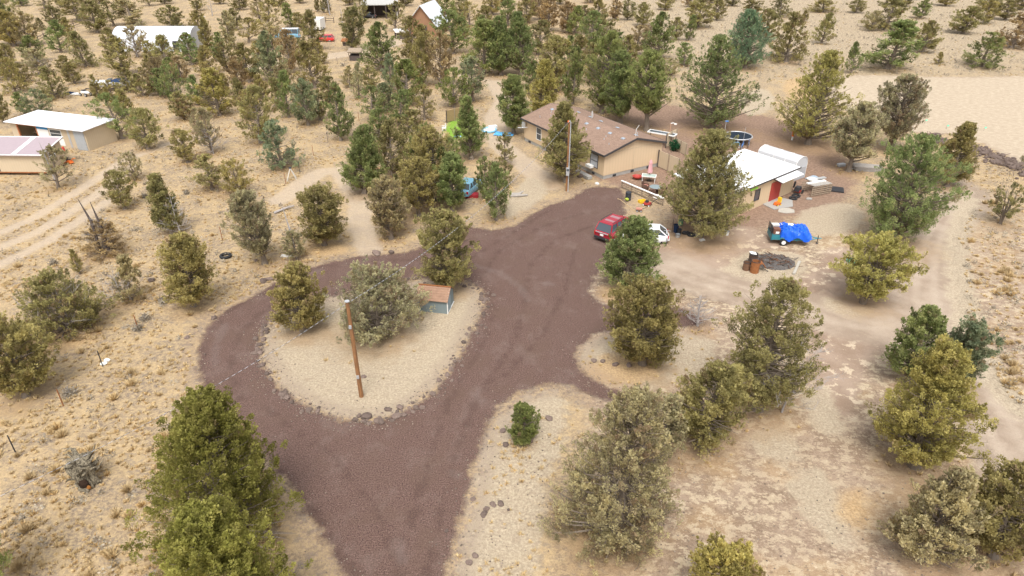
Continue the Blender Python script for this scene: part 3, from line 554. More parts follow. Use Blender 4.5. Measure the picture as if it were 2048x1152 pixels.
SHWORD = {'C': 'conical', 'O': 'oval', 'P': 'open-branched', 'R': 'round', 'M': 'several-stemmed', 'L': 'slim', 'B': 'bushy', 'S': 'spreading', 'T': 'clear-trunked', 'D': 'leafless', 'Y': 'conical'}
PROTO = {}
def proto(shape, v):
    if (shape, v) in PROTO: return PROTO[shape, v]
    Wd = {'C': 2.2, 'O': 2.1, 'P': 2.3, 'R': 2.7, 'M': 2.5, 'L': 1.3, 'B': 2.8, 'S': 3.6, 'T': 2.4}[shape]
    nb = {'P': 46, 'L': 52, 'T': 44, 'M': 46}.get(shape, 68)
    cr, mb = tree_meshes(101 + v * 17 + ord(shape), 6.0, Wd, shape, nb, 6, 30, 0.155, brown=0.2 if shape == 'P' else 0.1, pl=0.62, thin=.2 if shape == 'P' else 0, twigs=shape == 'P')
    ob = mb.build('trunk', M_['bark']); me = ob.data; bpy.data.objects.remove(ob)
    PROTO[shape, v] = (cr, me, 6.0, Wd); return PROTO[shape, v]
LANDMARKS = [('the white quonset hut', 310, 80), ('the white boat', 225, 170), ('the white-roofed workshop', 110, 262), ('the pink-roofed cabin', 60, 315), ('the pale blue van', 573, 67), ('the small red car', 648, 78),
    ('the wooden hutch', 708, 112), ('the metal-roofed barn', 845, 40), ('the dark open barn', 765, 18), ('the brown-roofed house', 1185, 275), ('the trampoline', 1477, 272), ('the white-roofed annex', 1480, 350), ('the blue-grey island shed', 870, 598),
    ('the near utility pole', 715, 720), ('the red SUV', 1215, 455), ('the blue-tarped trailer', 1580, 470), ('the rusty barrels', 1503, 530), ('the twisted root stump', 175, 935), ('the meter pole', 1134, 330), ('the pale blue car', 938, 372), ('the white plastic chair', 887, 250),
    ('the pale dirt clearing', 1930, 210), ('the rock and brush berm', 1950, 300), ('the black tire', 452, 513), ('the small lawn', 915, 255), ('the fallen silver log', 568, 418), ('the white step ladder', 582, 348), ('the lamp post', 1341, 262), ('the white box trailer', 634, 50), ('the blue ground tarp', 1010, 268)]
ORD = ['nearest', 'second nearest', 'third nearest', 'fourth nearest', 'fifth nearest', 'sixth nearest', 'seventh nearest', 'eighth nearest', 'ninth nearest', 'tenth nearest']
def sector(dx, dy):
    a = math.degrees(math.atan2(-dy, dx)) % 360
    return ['right of', 'behind and right of', 'behind', 'behind and left of', 'left of', 'in front and left of', 'in front of', 'in front and right of'][int(((a + 22.5) % 360) // 45)]
CUSTOM = {
 (452, 1088): 'large bright yellow-green juniper filling the lower left foreground beside the driveway', (515, 1345): 'yellow-green juniper top cut off by the bottom edge left of the driveway',
 (1430, 1236): 'small juniper top poking up at the bottom edge right of centre', (-20, 1200): 'green juniper cut by the left edge in the bottom left corner',
 (1046, 884): 'small vivid green cone-shaped juniper alone beside the driveway mouth', (1225, 1064): 'large feathery grey-green juniper in the bottom centre',
 (1400, 890): 'olive juniper behind and right of the large feathery one', (1312, 926): 'thin greyish juniper squeezed between two bigger ones at bottom centre',
 (1515, 818): 'tall olive juniper with brown dying right side at centre right', (1285, 728): 'dense olive juniper standing in the orange sandy patch beside the driveway',
 (1250, 576): 'green juniper hiding part of the red SUV and white car', (1725, 606): 'yellowish multi-stemmed juniper alone on its grassy mound in the dirt yard',
 (1828, 932): 'big yellow-green conical juniper beside the dirt road at lower right', (1815, 768): 'green juniper directly behind the big yellow-green one at lower right',
 (1906, 776): 'blue-grey round juniper beside the dirt road at right', (1845, 1118): 'grey-green juniper in the lower right, left one of the front pair',
 (1986, 1112): 'dark olive round juniper at the right edge, right one of the front pair', (1785, 484): 'tall dense green juniper between the yard and the curving dirt road',
 (1398, 472): 'large olive juniper covering the left half of the white-roofed annex', (1132, 364): 'conical olive juniper growing against the long wall of the brown-roofed house',
 (1425, 258): 'huge dense green juniper behind the trampoline', (1490, 136): 'teal-green juniper standing out behind the huge dense green one', (1615, 288): 'large yellowish olive juniper by the orange and white stake',
 (896, 578): 'round olive juniper standing at the back rim of the driveway island', (757, 668): 'wide spreading grey-green juniper with drooping limbs in the driveway island', (606, 662): 'olive juniper at the left rim of the driveway island',
 (649, 490): 'dense dark rounded juniper alone in the straw field left of the driveway ring', (212, 505): 'reddish brown dying juniper bush with two dead snags above it', (117, 376): 'leaning juniper with a grey trunk in front of the pink-roofed cabin',
 (137, 662): 'broad olive juniper with a dead silver limb in the left field', (52, 792): 'rounded olive juniper at the left edge of the left field', (388, 612): 'olive juniper with short pale trunk left of the driveway ring',
 (345, 468): 'tall olive juniper with a silvery dead half left of centre', (262, 600): 'scraggly half-dead grey juniper in the left field', (530, 528): 'thin grey juniper with open limbs near the driveway ring',
 (783, 477): 'grey-green juniper with a forked low limb left of the driveway', (729, 386): 'conical green juniper with thick trunk beside the faint two-track', (566, 335): 'low bushy blue-green juniper behind the white step ladder',
 (1395, 652): 'leafless purplish grey bush on the red gravel spur'}
labels = {}; buckets = {}
for i, (bx, by, h, wd, c, s) in enumerate(TREES):
    if (int(bx), int(by)) in CUSTOM: labels[i] = CUSTOM[int(bx), int(by)]; continue
    best = min(LANDMARKS, key=lambda L: math.hypot(L[1] - bx, (L[2] - by) * 1.6)); key = (best[0], sector(bx - best[1], by - best[2]), c, s); buckets.setdefault(key, []).append((math.hypot(best[1] - bx, (best[2] - by) * 1.6), i))
for key, lst in buckets.items():
    lst.sort()
    for k, (d, i) in enumerate(lst): labels[i] = '%s %s juniper, %s%s %s' % (SHWORD[key[3]].lower(), COLWORD[key[2]], ('' if len(lst) == 1 else ORD[k] + ' one '), key[1], key[0])
    if key[3] == 'D':
        for d, i in lst: labels[i] = labels[i].replace('juniper', 'tree')
CLUT = random.Random(5)
DEADPART = {(345, 468): (1.0, -0.4), (262, 600): (-0.5, -0.3), (137, 662): (0.1, 0.2), (1515, 818): (1.4, -0.3), (425, 306): (0.3, -0.4), (85, 150): (-0.6, 0), (275, 115): (0.2, -.3)}
for i, (bx, by, h, wd, c, s) in enumerate(TREES):
    P = at(bx, by); H = height_for(bx, by, h); Wd = wd / 2 * depth_at((P[0], P[1], H * 0.45)) / FPX * (1.10 if by < 300 and s != 'D' else 1.0) * (1.18 if by < 145 and bx > 1200 else 1.0)
    nm = 'bare_tree' if s == 'D' else 'juniper_tree'
    root = thing(nm, labels[i], 'tree', (P[0], P[1], 0), CLUT.uniform(0, 6.28), 'junipers and other trees around the homestead')
    cc = LEAFCOL[c]; k = CLUT.uniform(0.86, 1.16); hue = CLUT.uniform(-0.06, 0.06); cc = (cc[0] * k * (1 + hue), cc[1] * k, cc[2] * k * (1 - hue))
    if s == 'D':
        mb = twig_mesh(i, H, Wd, 26 if wd > 50 else 14, 7 if wd > 50 else 4, up=0.35, base=0.04 if wd > 50 else .2); mb.build('trunk', M_['deadwood'], root); continue
    if h >= 118 or (bx, by) == (1046, 884):
        big = h > 200; area = (2 * Wd * H); nb = int(min(250, max(90, 9.5 * area ** 0.85 if not big else 10 * area ** 0.8))); 
        if s in 'PS': nb = int(nb * 0.8)
        ls = 0.125 if not big else 0.095; nl = 40 if not big else 62; pf = 7; sg = c == 's' or s in 'PS'
        if bx in (452, 515): nl = 88; nb = int(nb * 1.1); ls = .095
        if bx == 1046: nb, nl, pf, ls = 130, 50, 6, .075
        if bx == 1398: nb, pf = int(nb * 1.35), 8
        cr, mb = tree_meshes(500 + i, H, Wd, s, nb, pf, nl, ls, brown={'s': .2, 'y': .06, 'g': .05}.get(c, 0.09 if c not in 'YE' else 0.02), pl=(0.62 if c != 'Y' else .7) if bx != 1046 else .3, thin=.16 if sg else .03, twigs=sg)
        o = link('crown', cr, root); o.color = (*cc, 1); mb.build('trunk', M_['bark'], root)
    else:
        cr, tr, h0, w0 = proto(s if s != 'Y' else 'C', i % (5 if s in 'CO' else 3))
        for n_, me_ in (('crown', cr), ('trunk', tr)):
            o = link(n_, me_, root); o.scale = (Wd / w0 * (1 + .13 * math.sin(i * 3.7)), Wd / w0 * (1 - .13 * math.sin(i * 3.7)), H / h0)
            if n_ == 'crown': o.color = (*cc, 1)
    dp = DEADPART.get((int(bx), int(by)))
    if dp:
        mb = twig_mesh(i + 900, H * 0.7, Wd * 1.1, 22, 7, r0=.055, up=0.3, base=.1); o = mb.build('dead_limb', M_['deadwood'], root)
        v = Matrix.Rotation(-root.rotation_euler[2], 3, 'Z') @ Vector((dp[0], dp[1], 0)); o.location = v; o['label'] = 'silvery dead limbs'
    if (bx, by) == (212, 505):
        for dx, hh in ((-0.3, 1.0), (0.45, .95)):
            v = Matrix.Rotation(-root.rotation_euler[2], 3, 'Z') @ Vector((dx, -0.2, 0)); hz = H * 1.62 * hh
            MB().tube([(v.x, v.y, 0), (v.x * .9, v.y, hz * .6), (v.x * 1.3 - .4, v.y, hz)], [.16, .11, .02], 6).build('dead_snag', M_['darkwood'], root)
        mb = twig_mesh(77, H * 1.1, Wd * .8, 22, 7, up=0.5, base=.3); mb.build('dead_limb', M_['deadwood'], root)
    if (bx, by) in ((594, 520), (117, 376)):
        v = Matrix.Rotation(-root.rotation_euler[2], 3, 'Z') @ Vector((-0.35, 0.1, 0)); hz = H * (1.75 if bx > 500 else 1.1)
        MB().tube([(0, 0, .3), (v.x * .5, v.y, hz * .6), (v.x * 1.5, v.y, hz)], [.10, .07, .015], 5).build('dead_snag', M_['deadwood'], root)

# ------------------------------------------------------------ buildings
def V2(p): return Vector((p[0], p[1]))
def frame(o, ang):
    a = R(ang); return Vector((math.cos(a), math.sin(a))), Vector((-math.sin(a), math.cos(a)))
def local(root, x, y, z=0):
    p = at(x, y, z); d = Vector((p[0] - root.location.x, p[1] - root.location.y, 0)); return Matrix.Rotation(-root.rotation_euler[2], 3, 'Z') @ d
def window(parent, c, w, h, face, frame_m='offwhite', pane_m='glass', label=None, mull=True):
    # face: 'x-','x+','y-','y+'  wall the window sits in; c = centre on the wall plane
    ax = face[0]; sg = 1 if face[1] == '+' else -1; t = 0.06; mb = MB()
    def bx(u, z, du, dz, dep, off=0): 
        if ax == 'x': return (c[0] + sg * off, c[1] + u, c[2] + z), (dep, du, dz)
        return (c[0] + u, c[1] + sg * off, c[2] + z), (du, dep, dz)
    for u, z, du, dz in ((-w / 2, 0, t, h + t), (w / 2, 0, t, h + t), (0, -h / 2, w - t, t), (0, h / 2, w - t, t)): mb.box(*bx(u, z, du, dz, 0.09, 0.01))
    if mull: mb.box(*bx(0, 0, w - t, 0.04, 0.07, 0.008))
    f = mb.build('window', M_[frame_m], parent)
    if label: f['label'] = label
    p = MB(); p.box(*bx(0, 0, w - t, h - t, 0.03, 0.0)); p.build('pane', M_[pane_m], f); return f

# --- brown-roofed double-wide house
A = at(1206, 359); hr = thing('manufactured_house', 'long tan house with a brown shingle roof and dark eaves beside the red gravel yard', 'house', A, R(31.8))
W_, L_, FZ, EZ, RZ_, OV = 8.45, 16.3, 0.42, 2.92, 4.05, 0.33
mb = MB(); n_ = [(0, 0), (W_, 0), (W_, L_), (0, L_)]; mb.prism(n_, FZ, EZ)
for y in (0.0, L_): mb.add([(0, y, EZ), (W_, y, EZ), (W_ / 2, y, RZ_ - 0.03)], [(0, 1, 2) if y == 0 else (2, 1, 0)])
mb.build('wall', M_['tan'], hr)
MB().prism([(0.04, 0.04), (W_ - .04, 0.04), (W_ - .04, L_ - .04), (0.04, L_ - .04)], -0.1, FZ).build('foundation', M_['concrete'], hr)
g = NG('asphalt_shingles'); sp = g.n('ShaderNodeSeparateXYZ', Vector=g.n('ShaderNodeTexCoord').outputs['Object'])
br = g.n('ShaderNodeTexBrick', Scale=1.0); br.inputs['Brick Width'].default_value = 0.33; br.inputs['Row Height'].default_value = 0.14; br.inputs['Mortar Size'].default_value = 0.006
cm = g.n('ShaderNodeCombineXYZ', X=sp.outputs[1], Y=sp.outputs[0]); g.t.links.new(cm.outputs[0], br.inputs['Vector'])
br.inputs['Color1'].default_value = (0.225, 0.15, 0.112, 1); br.inputs['Color2'].default_value = (0.285, 0.195, 0.145, 1); br.inputs['Mortar'].default_value = (0.12, 0.08, 0.065, 1)
n = g.noise(0.5, 5, 0.7, g.pos(obj=True)); g.col(g.mix(g.math('MULTIPLY', g.step(n, 0.45, 0.7), 0.35), br.outputs['Color'], (0.30, 0.20, 0.155))); g.bump(br.outputs['Fac'], -0.4, 0.01)
M_['shingle'] = g.m; M_['vent'] = paint('blue_grey_vent', (.30, .34, .39), .5)
sl = (RZ_ - EZ) / (W_ / 2); ez = EZ - OV * sl + 0.10
mb = MB()
mb.slab([(-OV, -OV, ez), (W_ / 2, -OV, RZ_ + .10), (W_ / 2, L_ + OV, RZ_ + .10), (-OV, L_ + OV, ez)], 0.1)
mb.slab([(W_ / 2, -OV, RZ_ + .10), (W_ + OV, -OV, ez), (W_ + OV, L_ + OV, ez), (W_ / 2, L_ + OV, RZ_ + .10)], 0.1)
roof = mb.build('roof', M_['shingle'], hr)
mb = MB()
for y in (-OV - .02, L_ + OV + .02):
    for s in (0, 1):
        x0, x1 = (-OV - .02, W_ / 2) if s == 0 else (W_ / 2, W_ + OV + .02); z0, z1 = (ez, RZ_ + .1) if s == 0 else (RZ_ + .1, ez)
        mb.add([(x0, y - .03, z0 - .22), (x1, y - .03, z1 - .22), (x1, y + .03, z1 - .22), (x0, y + .03, z0 - .22), (x0, y - .03, z0 + .015), (x1, y - .03, z1 + .015), (x1, y + .03, z1 + .015), (x0, y + .03, z0 + .015)], [(3, 2, 1, 0), (4, 5, 6, 7), (0, 1, 5, 4), (1, 2, 6, 5), (2, 3, 7, 6), (3, 0, 4, 7)])
for x in (-OV - .035, W_ + OV + .035): mb.box((x, L_ / 2, ez - .10), (.05, L_ + 2 * OV - .02, .22))
mb.build('fascia', M_['trim'], hr)
def rz(x): return RZ_ + .1 - abs(x - W_ / 2) * (RZ_ + .1 - ez) / (W_ / 2 + OV)
tilt = math.atan(sl)
for y in (0.9, 3.2, 5.4, 7.6, 10.2, 12.6, 14.8): MB().box((3.2, y, rz(3.2) + .07), (.38, .46, .08), ry=-tilt, top=.7).build('roof_vent', M_['vent'], roof)
for y in (1.1, 4.4, 7.5, 9.6, 12.0): MB().box((5.3, y, rz(5.3) + .07), (.36, .44, .07), ry=tilt, top=.7).build('roof_vent', M_['vent'], roof)
for x, y in ((1.5, 1.2), (1.9, 2.6), (2.4, 2.9), (1.2, 4.9), (2.2, 6.3), (1.6, 8.9), (1.5, 12.4), (2.0, 13.3), (1.1, 14.4), (2.6, 14.1), (6.4, 2.1)): MB().cyl((x, y, rz(x) - .05), .045, .24, 8).build('vent_pipe', M_['galv'], roof)
mb = MB(); mb.tube([(5.0, 8.9, rz(5.0)), (5.0, 8.9, rz(5) + .5)], .03); 
c0 = Vector((4.9, 8.7, rz(5) + .62)); rings = []
for k, rr in enumerate((.02, .2, .34, .42)): rings.append([c0 + Vector((rr * math.cos(t) * .35 + -.0 - .05 * k, rr * math.cos(t) * .9 - .05 * k, rr * math.sin(t))) for t in np.linspace(0, 2 * math.pi, 13)[:-1]])
mb.loft(rings); mb.build('satellite_dish', M_['white'], roof)
mb = MB(); mb.tube([(4.7, 0.5, rz(4.7)), (4.7, 0.5, rz(4.7) + .8), (4.9, .3, rz(4.7) + 1.3)], .03); mb.build('antenna', M_['white'], roof)
yw = local(hr, 1084, 294).y; window(hr, (0, yw, 1.75), 1.05, 1.5, 'x-', 'white', 'glass', 'tall window near the far end'); 
window(hr, (0, 1.75, 1.7), 1.35, 1.5, 'x-', 'trim', 'blind', 'wide window with a white blind'); window(hr, (0, 9.2, 1.75), 1.5, 1.4, 'x-', 'trim', 'blind')
MB().box((-.28, 2.2, .98), (.5, .9, .3)).build('window_box', M_['white'], hr)
MB().box((-.35, L_ - .4, 2.2), (.22, .5, .7)).build('utility_box', M_['silver'], hr)
MB().tube([(-.1, L_ - .9, 1.95), (-1.3, L_ - .5, 2.0)], .05).build('wall_bracket', M_['silver'], hr)
for x in (1.6, 4.2, 6.6): MB().box((x, -0.0, .2), (.42, .1, .2)).build('foundation_vent', M_['dark'], hr)
for y in (1.8, 6.0, 11.0, 15.0): MB().box((0.0, y, .2), (.1, .42, .2)).build('foundation_vent', M_['dark'], hr)
mb = MB(); mb.box((W_ / 2, .0, EZ - .02), (W_ + .02, .03, .04)); mb.box((W_ / 2, -.0, 1.5), (.04, .04, 2.2)); mb.build('siding_trim', M_['tan_a'], hr)

# --- fenced yard panels beside the house
def fence(p0, p1, h, label, name='yard_fence', mat='tan_a', posts=3, t=.06, loc_off=(0, 0)):
    a, b = Vector(p0[:2]), Vector(p1[:2]); d = b - a; L = d.length; o = thing(name, label, 'fence', (a.x, a.y, 0), math.atan2(d.y, d.x))
    MB().box((L / 2, 0, h / 2 + .05), (L, t, h - .1)).build('fence_panel', M_[mat], o)
    for k in range(posts): MB().box((L * k / max(1, posts - 1), -t, h / 2 + .04), (.1, .1, h + .08)).build('fence_post', M_['darkwood'] if k == 0 else M_['wood'], o)
    return o
fence(at(1315.5, 334), at(1356, 352), 2.0, 'cream fabric yard fence running from the house corner towards the big juniper')
fence(at(1330, 296), at(1350, 286), 1.8, 'short cream fence behind the right end of the brown-roofed house')
fence(at(1350, 300), at(1372, 312), 1.5, 'low cream fence panel beside the small green shrub')
o = thing('cold_frame', 'white-framed glazed panel lying behind the house eave', 'cold frame', at(1322, 289), R(-32)); 
mb = MB(); mb.box((0, 0, 1.5), (3.4, .9, .06)); o2 = mb.build('glass_pane', M_['glass'], o)
mb = MB(); [mb.box(c, d) for c, d in (((0, .5, 1.5), (3.6, .1, .14)), ((0, -.5, 1.5), (3.6, .1, .14)), ((1.75, 0, 1.5), (.1, .9, .14)), ((-1.75, 0, 1.5), (.1, .9, .14)))]; mb.build('frame', M_['white'], o)
for sx in (-1.7, 1.7):
    for sy in (-.45, .45): MB().box((sx, sy, .72), (.08, .08, 1.44)).build('leg', M_['wood'], o)

# --- white-roofed annex
ang = 39.6; ex, ey = frame(None, ang); K = V2(at(1602, 334, 2.8)); LW, DP = 12.5, 6.9; O_ = K - ex * LW
an = thing('annex_building', 'low tan outbuilding with a bright white roof and a red door', 'outbuilding', (O_.x, O_.y, 0), R(ang))
M_['whiteroof'] = metal_roof('white_sheet_roof', (0.80, 0.80, 0.80), 0.9, (0.42, 0.36, 0.28), 0.35, 0)
mb = MB(); mb.prism([(.25, .3), (LW - .35, .3), (LW - .35, DP - .3), (.25, DP - .3)], -.1, 2.68); mb.build('wall', M_['tan'], an)
ar = MB().slab([(0, 0, 2.8), (LW, 0, 2.8), (LW, DP, 3.0), (0, DP, 3.0)], .09).build('roof', M_['whiteroof'], an)
MB().box((LW / 2, -.03, 2.74), (LW + .1, .05, .14)).build('fascia', M_['trim'], an)
xd0 = local(an, 1544, 407).x; xd1 = local(an, 1563, 398).x
MB().box(((xd0 + xd1) / 2, .27, 1.06), (xd1 - xd0, .08, 2.02)).build('door', M_['red'], an)
MB().slab([(xd0 + .1, -.85, 2.46), (LW - .75, -.85, 2.46), (LW - .75, .24, 2.66), (xd0 + .1, .24, 2.66)], .08).build('porch_roof', M_['whiteroof'], an)
for x in (xd0 + .2, LW - .9): MB().box((x, -.25, 2.38), (.07, 1.0, .07), rx=.16).build('bracket', M_['trim'], an)
xw = local(an, 1519, 420).x; window(an, (xw, .30, 1.45), .85, 1.15, 'y-', 'trim', 'glass', mull=False)
for x, y, s in ((7.2, 4.6, .35), (8.6, 5.2, .28), (3.4, 5.0, .3)): MB().box((x, y, 2.99), (s, s, .22), top=.7).build('roof_vent', M_['offwhite'], ar)
mb = MB(); rg = random.Random(4)
for _ in range(9): mb.box((rg.uniform(8.5, 12), rg.uniform(4.6, 6.4), 2.97), (rg.uniform(.3, 1.0), .05, .03), rz=rg.uniform(-.3, .3))
mb.build('roof_debris', M_['wood'], an)
MB().box((xw - .9, .2, 2.35), (1.2, .1, .16)).build('hose_reel', paint('lime_green', (0.30, 0.75, 0.05), .5), an)
# --- narrow rounded shelter behind it
p = at(1608, 355); sh = thing('rounded_shelter', 'narrow white round-topped metal shelter behind the white-roofed annex', 'shelter', (p[0], p[1], 0), R(126))
SL, SW, SH = 5.0, 2.15, 2.7; prof = [(0, 0), (0, 1.8), (.12, 2.2), (.42, 2.5), (1.07, 2.68), (SW - .42, 2.5), (SW - .12, 2.2), (SW, 1.8), (SW, 0)]
rings = [[(x, y, z) for y, z in prof] for x in (0.03, SL)]; MB().loft(rings).build('shell', metal_roof('ribbed_white_metal', (0.50, 0.51, 0.53), 0.3, (0.4, .36, .3), .3, 0), sh)
MB().prism([(-.02, .02), (.03, .02), (.03, SW - .02), (-.02, SW - .02)], .03, 1.4).build('end_door', M_['galv'], sh)
mb = MB()
for x in (0.0, 1.5, 3.0, SL): mb.tube([(x, y, z) for y, z in prof], .035, 5)
mb.build('rib', M_['white'], sh)

# --- little pump house in the island
p = at(895, 628); ph = thing('garden_shed', 'small blue-grey shed with a brown shake roof inside the driveway loop', 'shed', p, R(-10.5))
w_, d_, e_, r_ = 2.3, 1.85, 1.18, 1.80
mb = MB(); mb.prism([(-w_, 0), (0, 0), (0, d_), (-w_, d_)], 0, e_)
for x in (-w_, 0): mb.add([(x, 0, e_), (x, d_, e_), (x, d_ / 2, r_ - .02)], [(0, 1, 2) if x == 0 else (2, 1, 0)])
mb.build('wall', siding('blue_grey_boards', (0.20, 0.24, 0.245), 0.25, (0.155, 0.19, 0.20)), ph)
k = (r_ - e_) / (d_ / 2); mb = MB()
for s in (0, 1):
    for i in range(6):
        y0 = -.16 + (d_ / 2 + .16) * i / 6; y1 = -.16 + (d_ / 2 + .16) * (i + 1.12) / 6; z0 = e_ + y0 * k + .06; z1 = e_ + y1 * k + .035
        if s: y0, y1 = d_ - y0, d_ - y1
        q = [(-w_ - .15, y0, z0), (.1, y0, z0), (.1, y1, z1), (-w_ - .15, y1, z1)]; mb.slab(q if not s else q[::-1], .03)
pr = mb.build('roof', paint('brown_shakes', (0.27, 0.165, 0.11), .9, var=.35, scale=3, bump=.4), ph); MB().box((-w_ / 2 - .02, d_ / 2, r_ + .06), (w_ + .3, .12, .05)).build('ridge_cap', M_['rust'], pr)
MB().box((.02, .55, .62), (.04, .75, 1.1)).build('door', siding('pale_blue_door', (0.27, 0.33, 0.36), 0.15), ph)
mb = MB(); mb.tube([(.04, 0, e_), (.04, d_ / 2, r_)], .04, 4); mb.box((.03, 0, e_ / 2), (.06, .06, e_)); mb.box((.03, d_ / 2, .04), (.05, d_, .06)); mb.build('trim_board', M_['white'], ph)

# --- workshop with white roof, far left
ang = -18.5; ex, ey = frame(None, ang); F_ = V2(at(180, 302)); LW = 12.2; O_ = F_ - ex * LW
ws = thing('workshop_building', 'long shed with a white metal roof, open bay and grey tarp door', 'workshop', (O_.x, O_.y, 0), R(ang)); D_ = 4.4
mb = MB(); B0, B1 = LW * .10, LW * .36
mb.box((B0 / 2, .06, 1.25), (B0, .12, 2.5)); mb.box(((B1 + LW) / 2, .06, 1.25), (LW - B1, .12, 2.5)); mb.box((LW - .06, D_ / 2 + .06, 1.25), (.12, D_ - .12, 2.5)); mb.box((.06, D_ / 2 + .06, 1.25), (.12, D_ - .12, 2.5)); mb.box((LW / 2, D_ - .06, 1.3), (LW - .24, .12, 2.6))
mb.build('wall', M_['tan_a'], ws)
MB().slab([(-.35, -.45, 2.66), (LW + .3, -.45, 2.66), (LW + .3, D_ + .2, 2.8), (-.35, D_ + .2, 2.8)], .1).build('roof', metal_roof('white_metal_roof', (.80, .80, .82), .4), ws)
mb = MB(); mb.box(((B0 + B1) / 2, .0, 2.4), (B1 - B0, .16, .16)); mb.box((B0, 0, 1.25), (.14, .18, 2.5)); mb.box((B1, 0, 1.25), (.14, .18, 2.5)); mb.build('bay_frame', M_['orange'] if False else paint('red_cedar', (.42, .16, .07), .8, var=.2), ws)
MB().box((LW * .44, -.02, 1.15), (LW * .15, .06, 1.9)).build('white_panel', M_['white'], ws); MB().box((LW * .44, -.03, 2.32), (LW * .15, .06, .42)).build('blue_panel', paint('blue_panel', (.02, .22, .50), .5), ws)
window(ws, (LW * .61, -.0, 1.75), LW * .15, .95, 'y-', 'white', 'glass'); MB().box((LW * .61, -.02, .7), (LW * .17, .05, .9)).build('white_panel', M_['white'], ws)
MB().box((LW * .92, -.05, 1.2), (LW * .13, .06, 2.35)).build('tarp_door', paint('grey_tarp', (.36, .38, .40), .6, var=.2, bump=.4, scale=6), ws)
mb = MB(); mb.box((LW * .78, -.02, 1.3), (.3, .04, 2.3)); mb.build('metal_strip', M_['galv'], ws)
cl = thing('workbench_clutter', 'cluttered workbench and tools inside the open bay of the workshop', 'workbench', tuple(O_ + ex * (LW * .2) + ey * 2.0) + (0,), R(ang))
MB().box((0, 0, .85), (2.2, .7, .08)).build('bench_top', M_['wood'], cl)
for sx in (-1, 1):
    for sy in (-.3, .3): MB().box((sx, sy, .4), (.08, .08, .82)).build('leg', M_['wood'], cl)
mb = MB(); rg = random.Random(3); [mb.box((rg.uniform(-.9, .9), rg.uniform(-.2, .2), 1.02), (.2, .2, .26), rz=rg.random()) for _ in range(5)]; mb.build('tools', M_['green'], cl)
# --- pink-roofed cabin
C_ = V2(at(97, 351)); ang = -1.6; ex, ey = frame(None, ang); LW = 9.5; O_ = C_ - ex * LW
cb = thing('cabin', 'small tan cabin with a faded pink roof edged in white', 'cabin', (O_.x, O_.y, 0), R(ang)); D_ = 3.6
mb = MB(); v = [(0, 0), (LW, 0), (LW, D_), (0, D_)]; zs = [2.42, 2.42, 3.0, 3.0]
mb.add([(x, y, .38) for x, y in v] + [(x, y, z) for (x, y), z in zip(v, zs)], [(3, 2, 1, 0), (4, 5, 6, 7), (0, 1, 5, 4), (1, 2, 6, 5), (2, 3, 7, 6), (3, 0, 4, 7)]); mb.build('wall', M_['tan_a'], cb)
cr_ = MB().slab([(-.3, -.35, 2.47), (LW + .25, -.35, 2.47), (LW + .25, D_ + .5, 3.19), (-.3, D_ + .5, 3.19)], .1).build('roof', paint('faded_pink_roof', (.34, .275, .295), .6, var=.12), cb)
mb = MB(); sl2 = math.atan(.72 / 4.45)
for y, z in ((-.30, 2.49), (D_ + .44, 3.19)): mb.box((LW / 2, y, z), (LW + .6, .16, .05))
for x in (-.2, LW - 3.05, LW + .18): mb.box((x, D_ / 2 + .07, 2.845), (.5 if x == LW - 3.05 else .14, D_ + .9, .04), rx=sl2)
mb.build('white_trim', M_['white'], cr_)
MB().box((LW / 2, .0, .34), (LW + .1, .12, .12)).build('floor_beam', M_['rust'], cb); MB().box((LW, D_ / 2, .34), (.12, D_, .12)).build('floor_beam', M_['rust'], cb)
for x in (.3, 2.6, 4.9, 7.2, LW - .3):
    for y in (.2, D_ - .2): MB().box((x, y, .14), (.22, .22, .3)).build('pier', M_['dark'], cb)
MB().box((LW - 5.6, -.02, 1.4), (.55, .06, 1.85)).build('door', M_['glass'], cb); MB().box((LW - 5.95, -.02, 1.4), (.14, .07, 2.0)).build('door_trim', paint('cedar', (.5, .27, .16), .8), cb)
window(cb, (LW, 1.6, 1.85), 1.1, .8, 'x+', 'white', 'glass')
# --- quonset
p = at(304, 103); q_ = thing('quonset_hut', 'long white half-round metal hut among the far left junipers', 'quonset hut', p, 0)
Lq, Rq = 15.6, 4.1; rings = []
for x in (-Lq / 2, Lq / 2): rings.append([(x, Rq - Rq * math.cos(t), Rq * math.sin(t)) for t in np.linspace(0, math.pi, 17)])
MB().loft(rings).build('shell', metal_roof('quonset_metal', (.62, .64, .68), .45, (.5, .5, .5), .3, 0), q_)
mb = MB()
for i in range(0, 12): x = -Lq / 2 + .02 + i * (Lq - .04) / 11; mb.tube([(x, Rq - (Rq + .02) * math.cos(t), (Rq + .02) * math.sin(t)) for t in np.linspace(0, math.pi, 15)], .035, 4, cap=False)
mb.build('rib', M_['galv'], q_)
for x in (-6.6, 5.0): MB().box((x, -.02 + .15, 1.0), (1.0, .5, 1.9)).build('door', M_['dark'] if x > 0 else M_['galv'], q_)
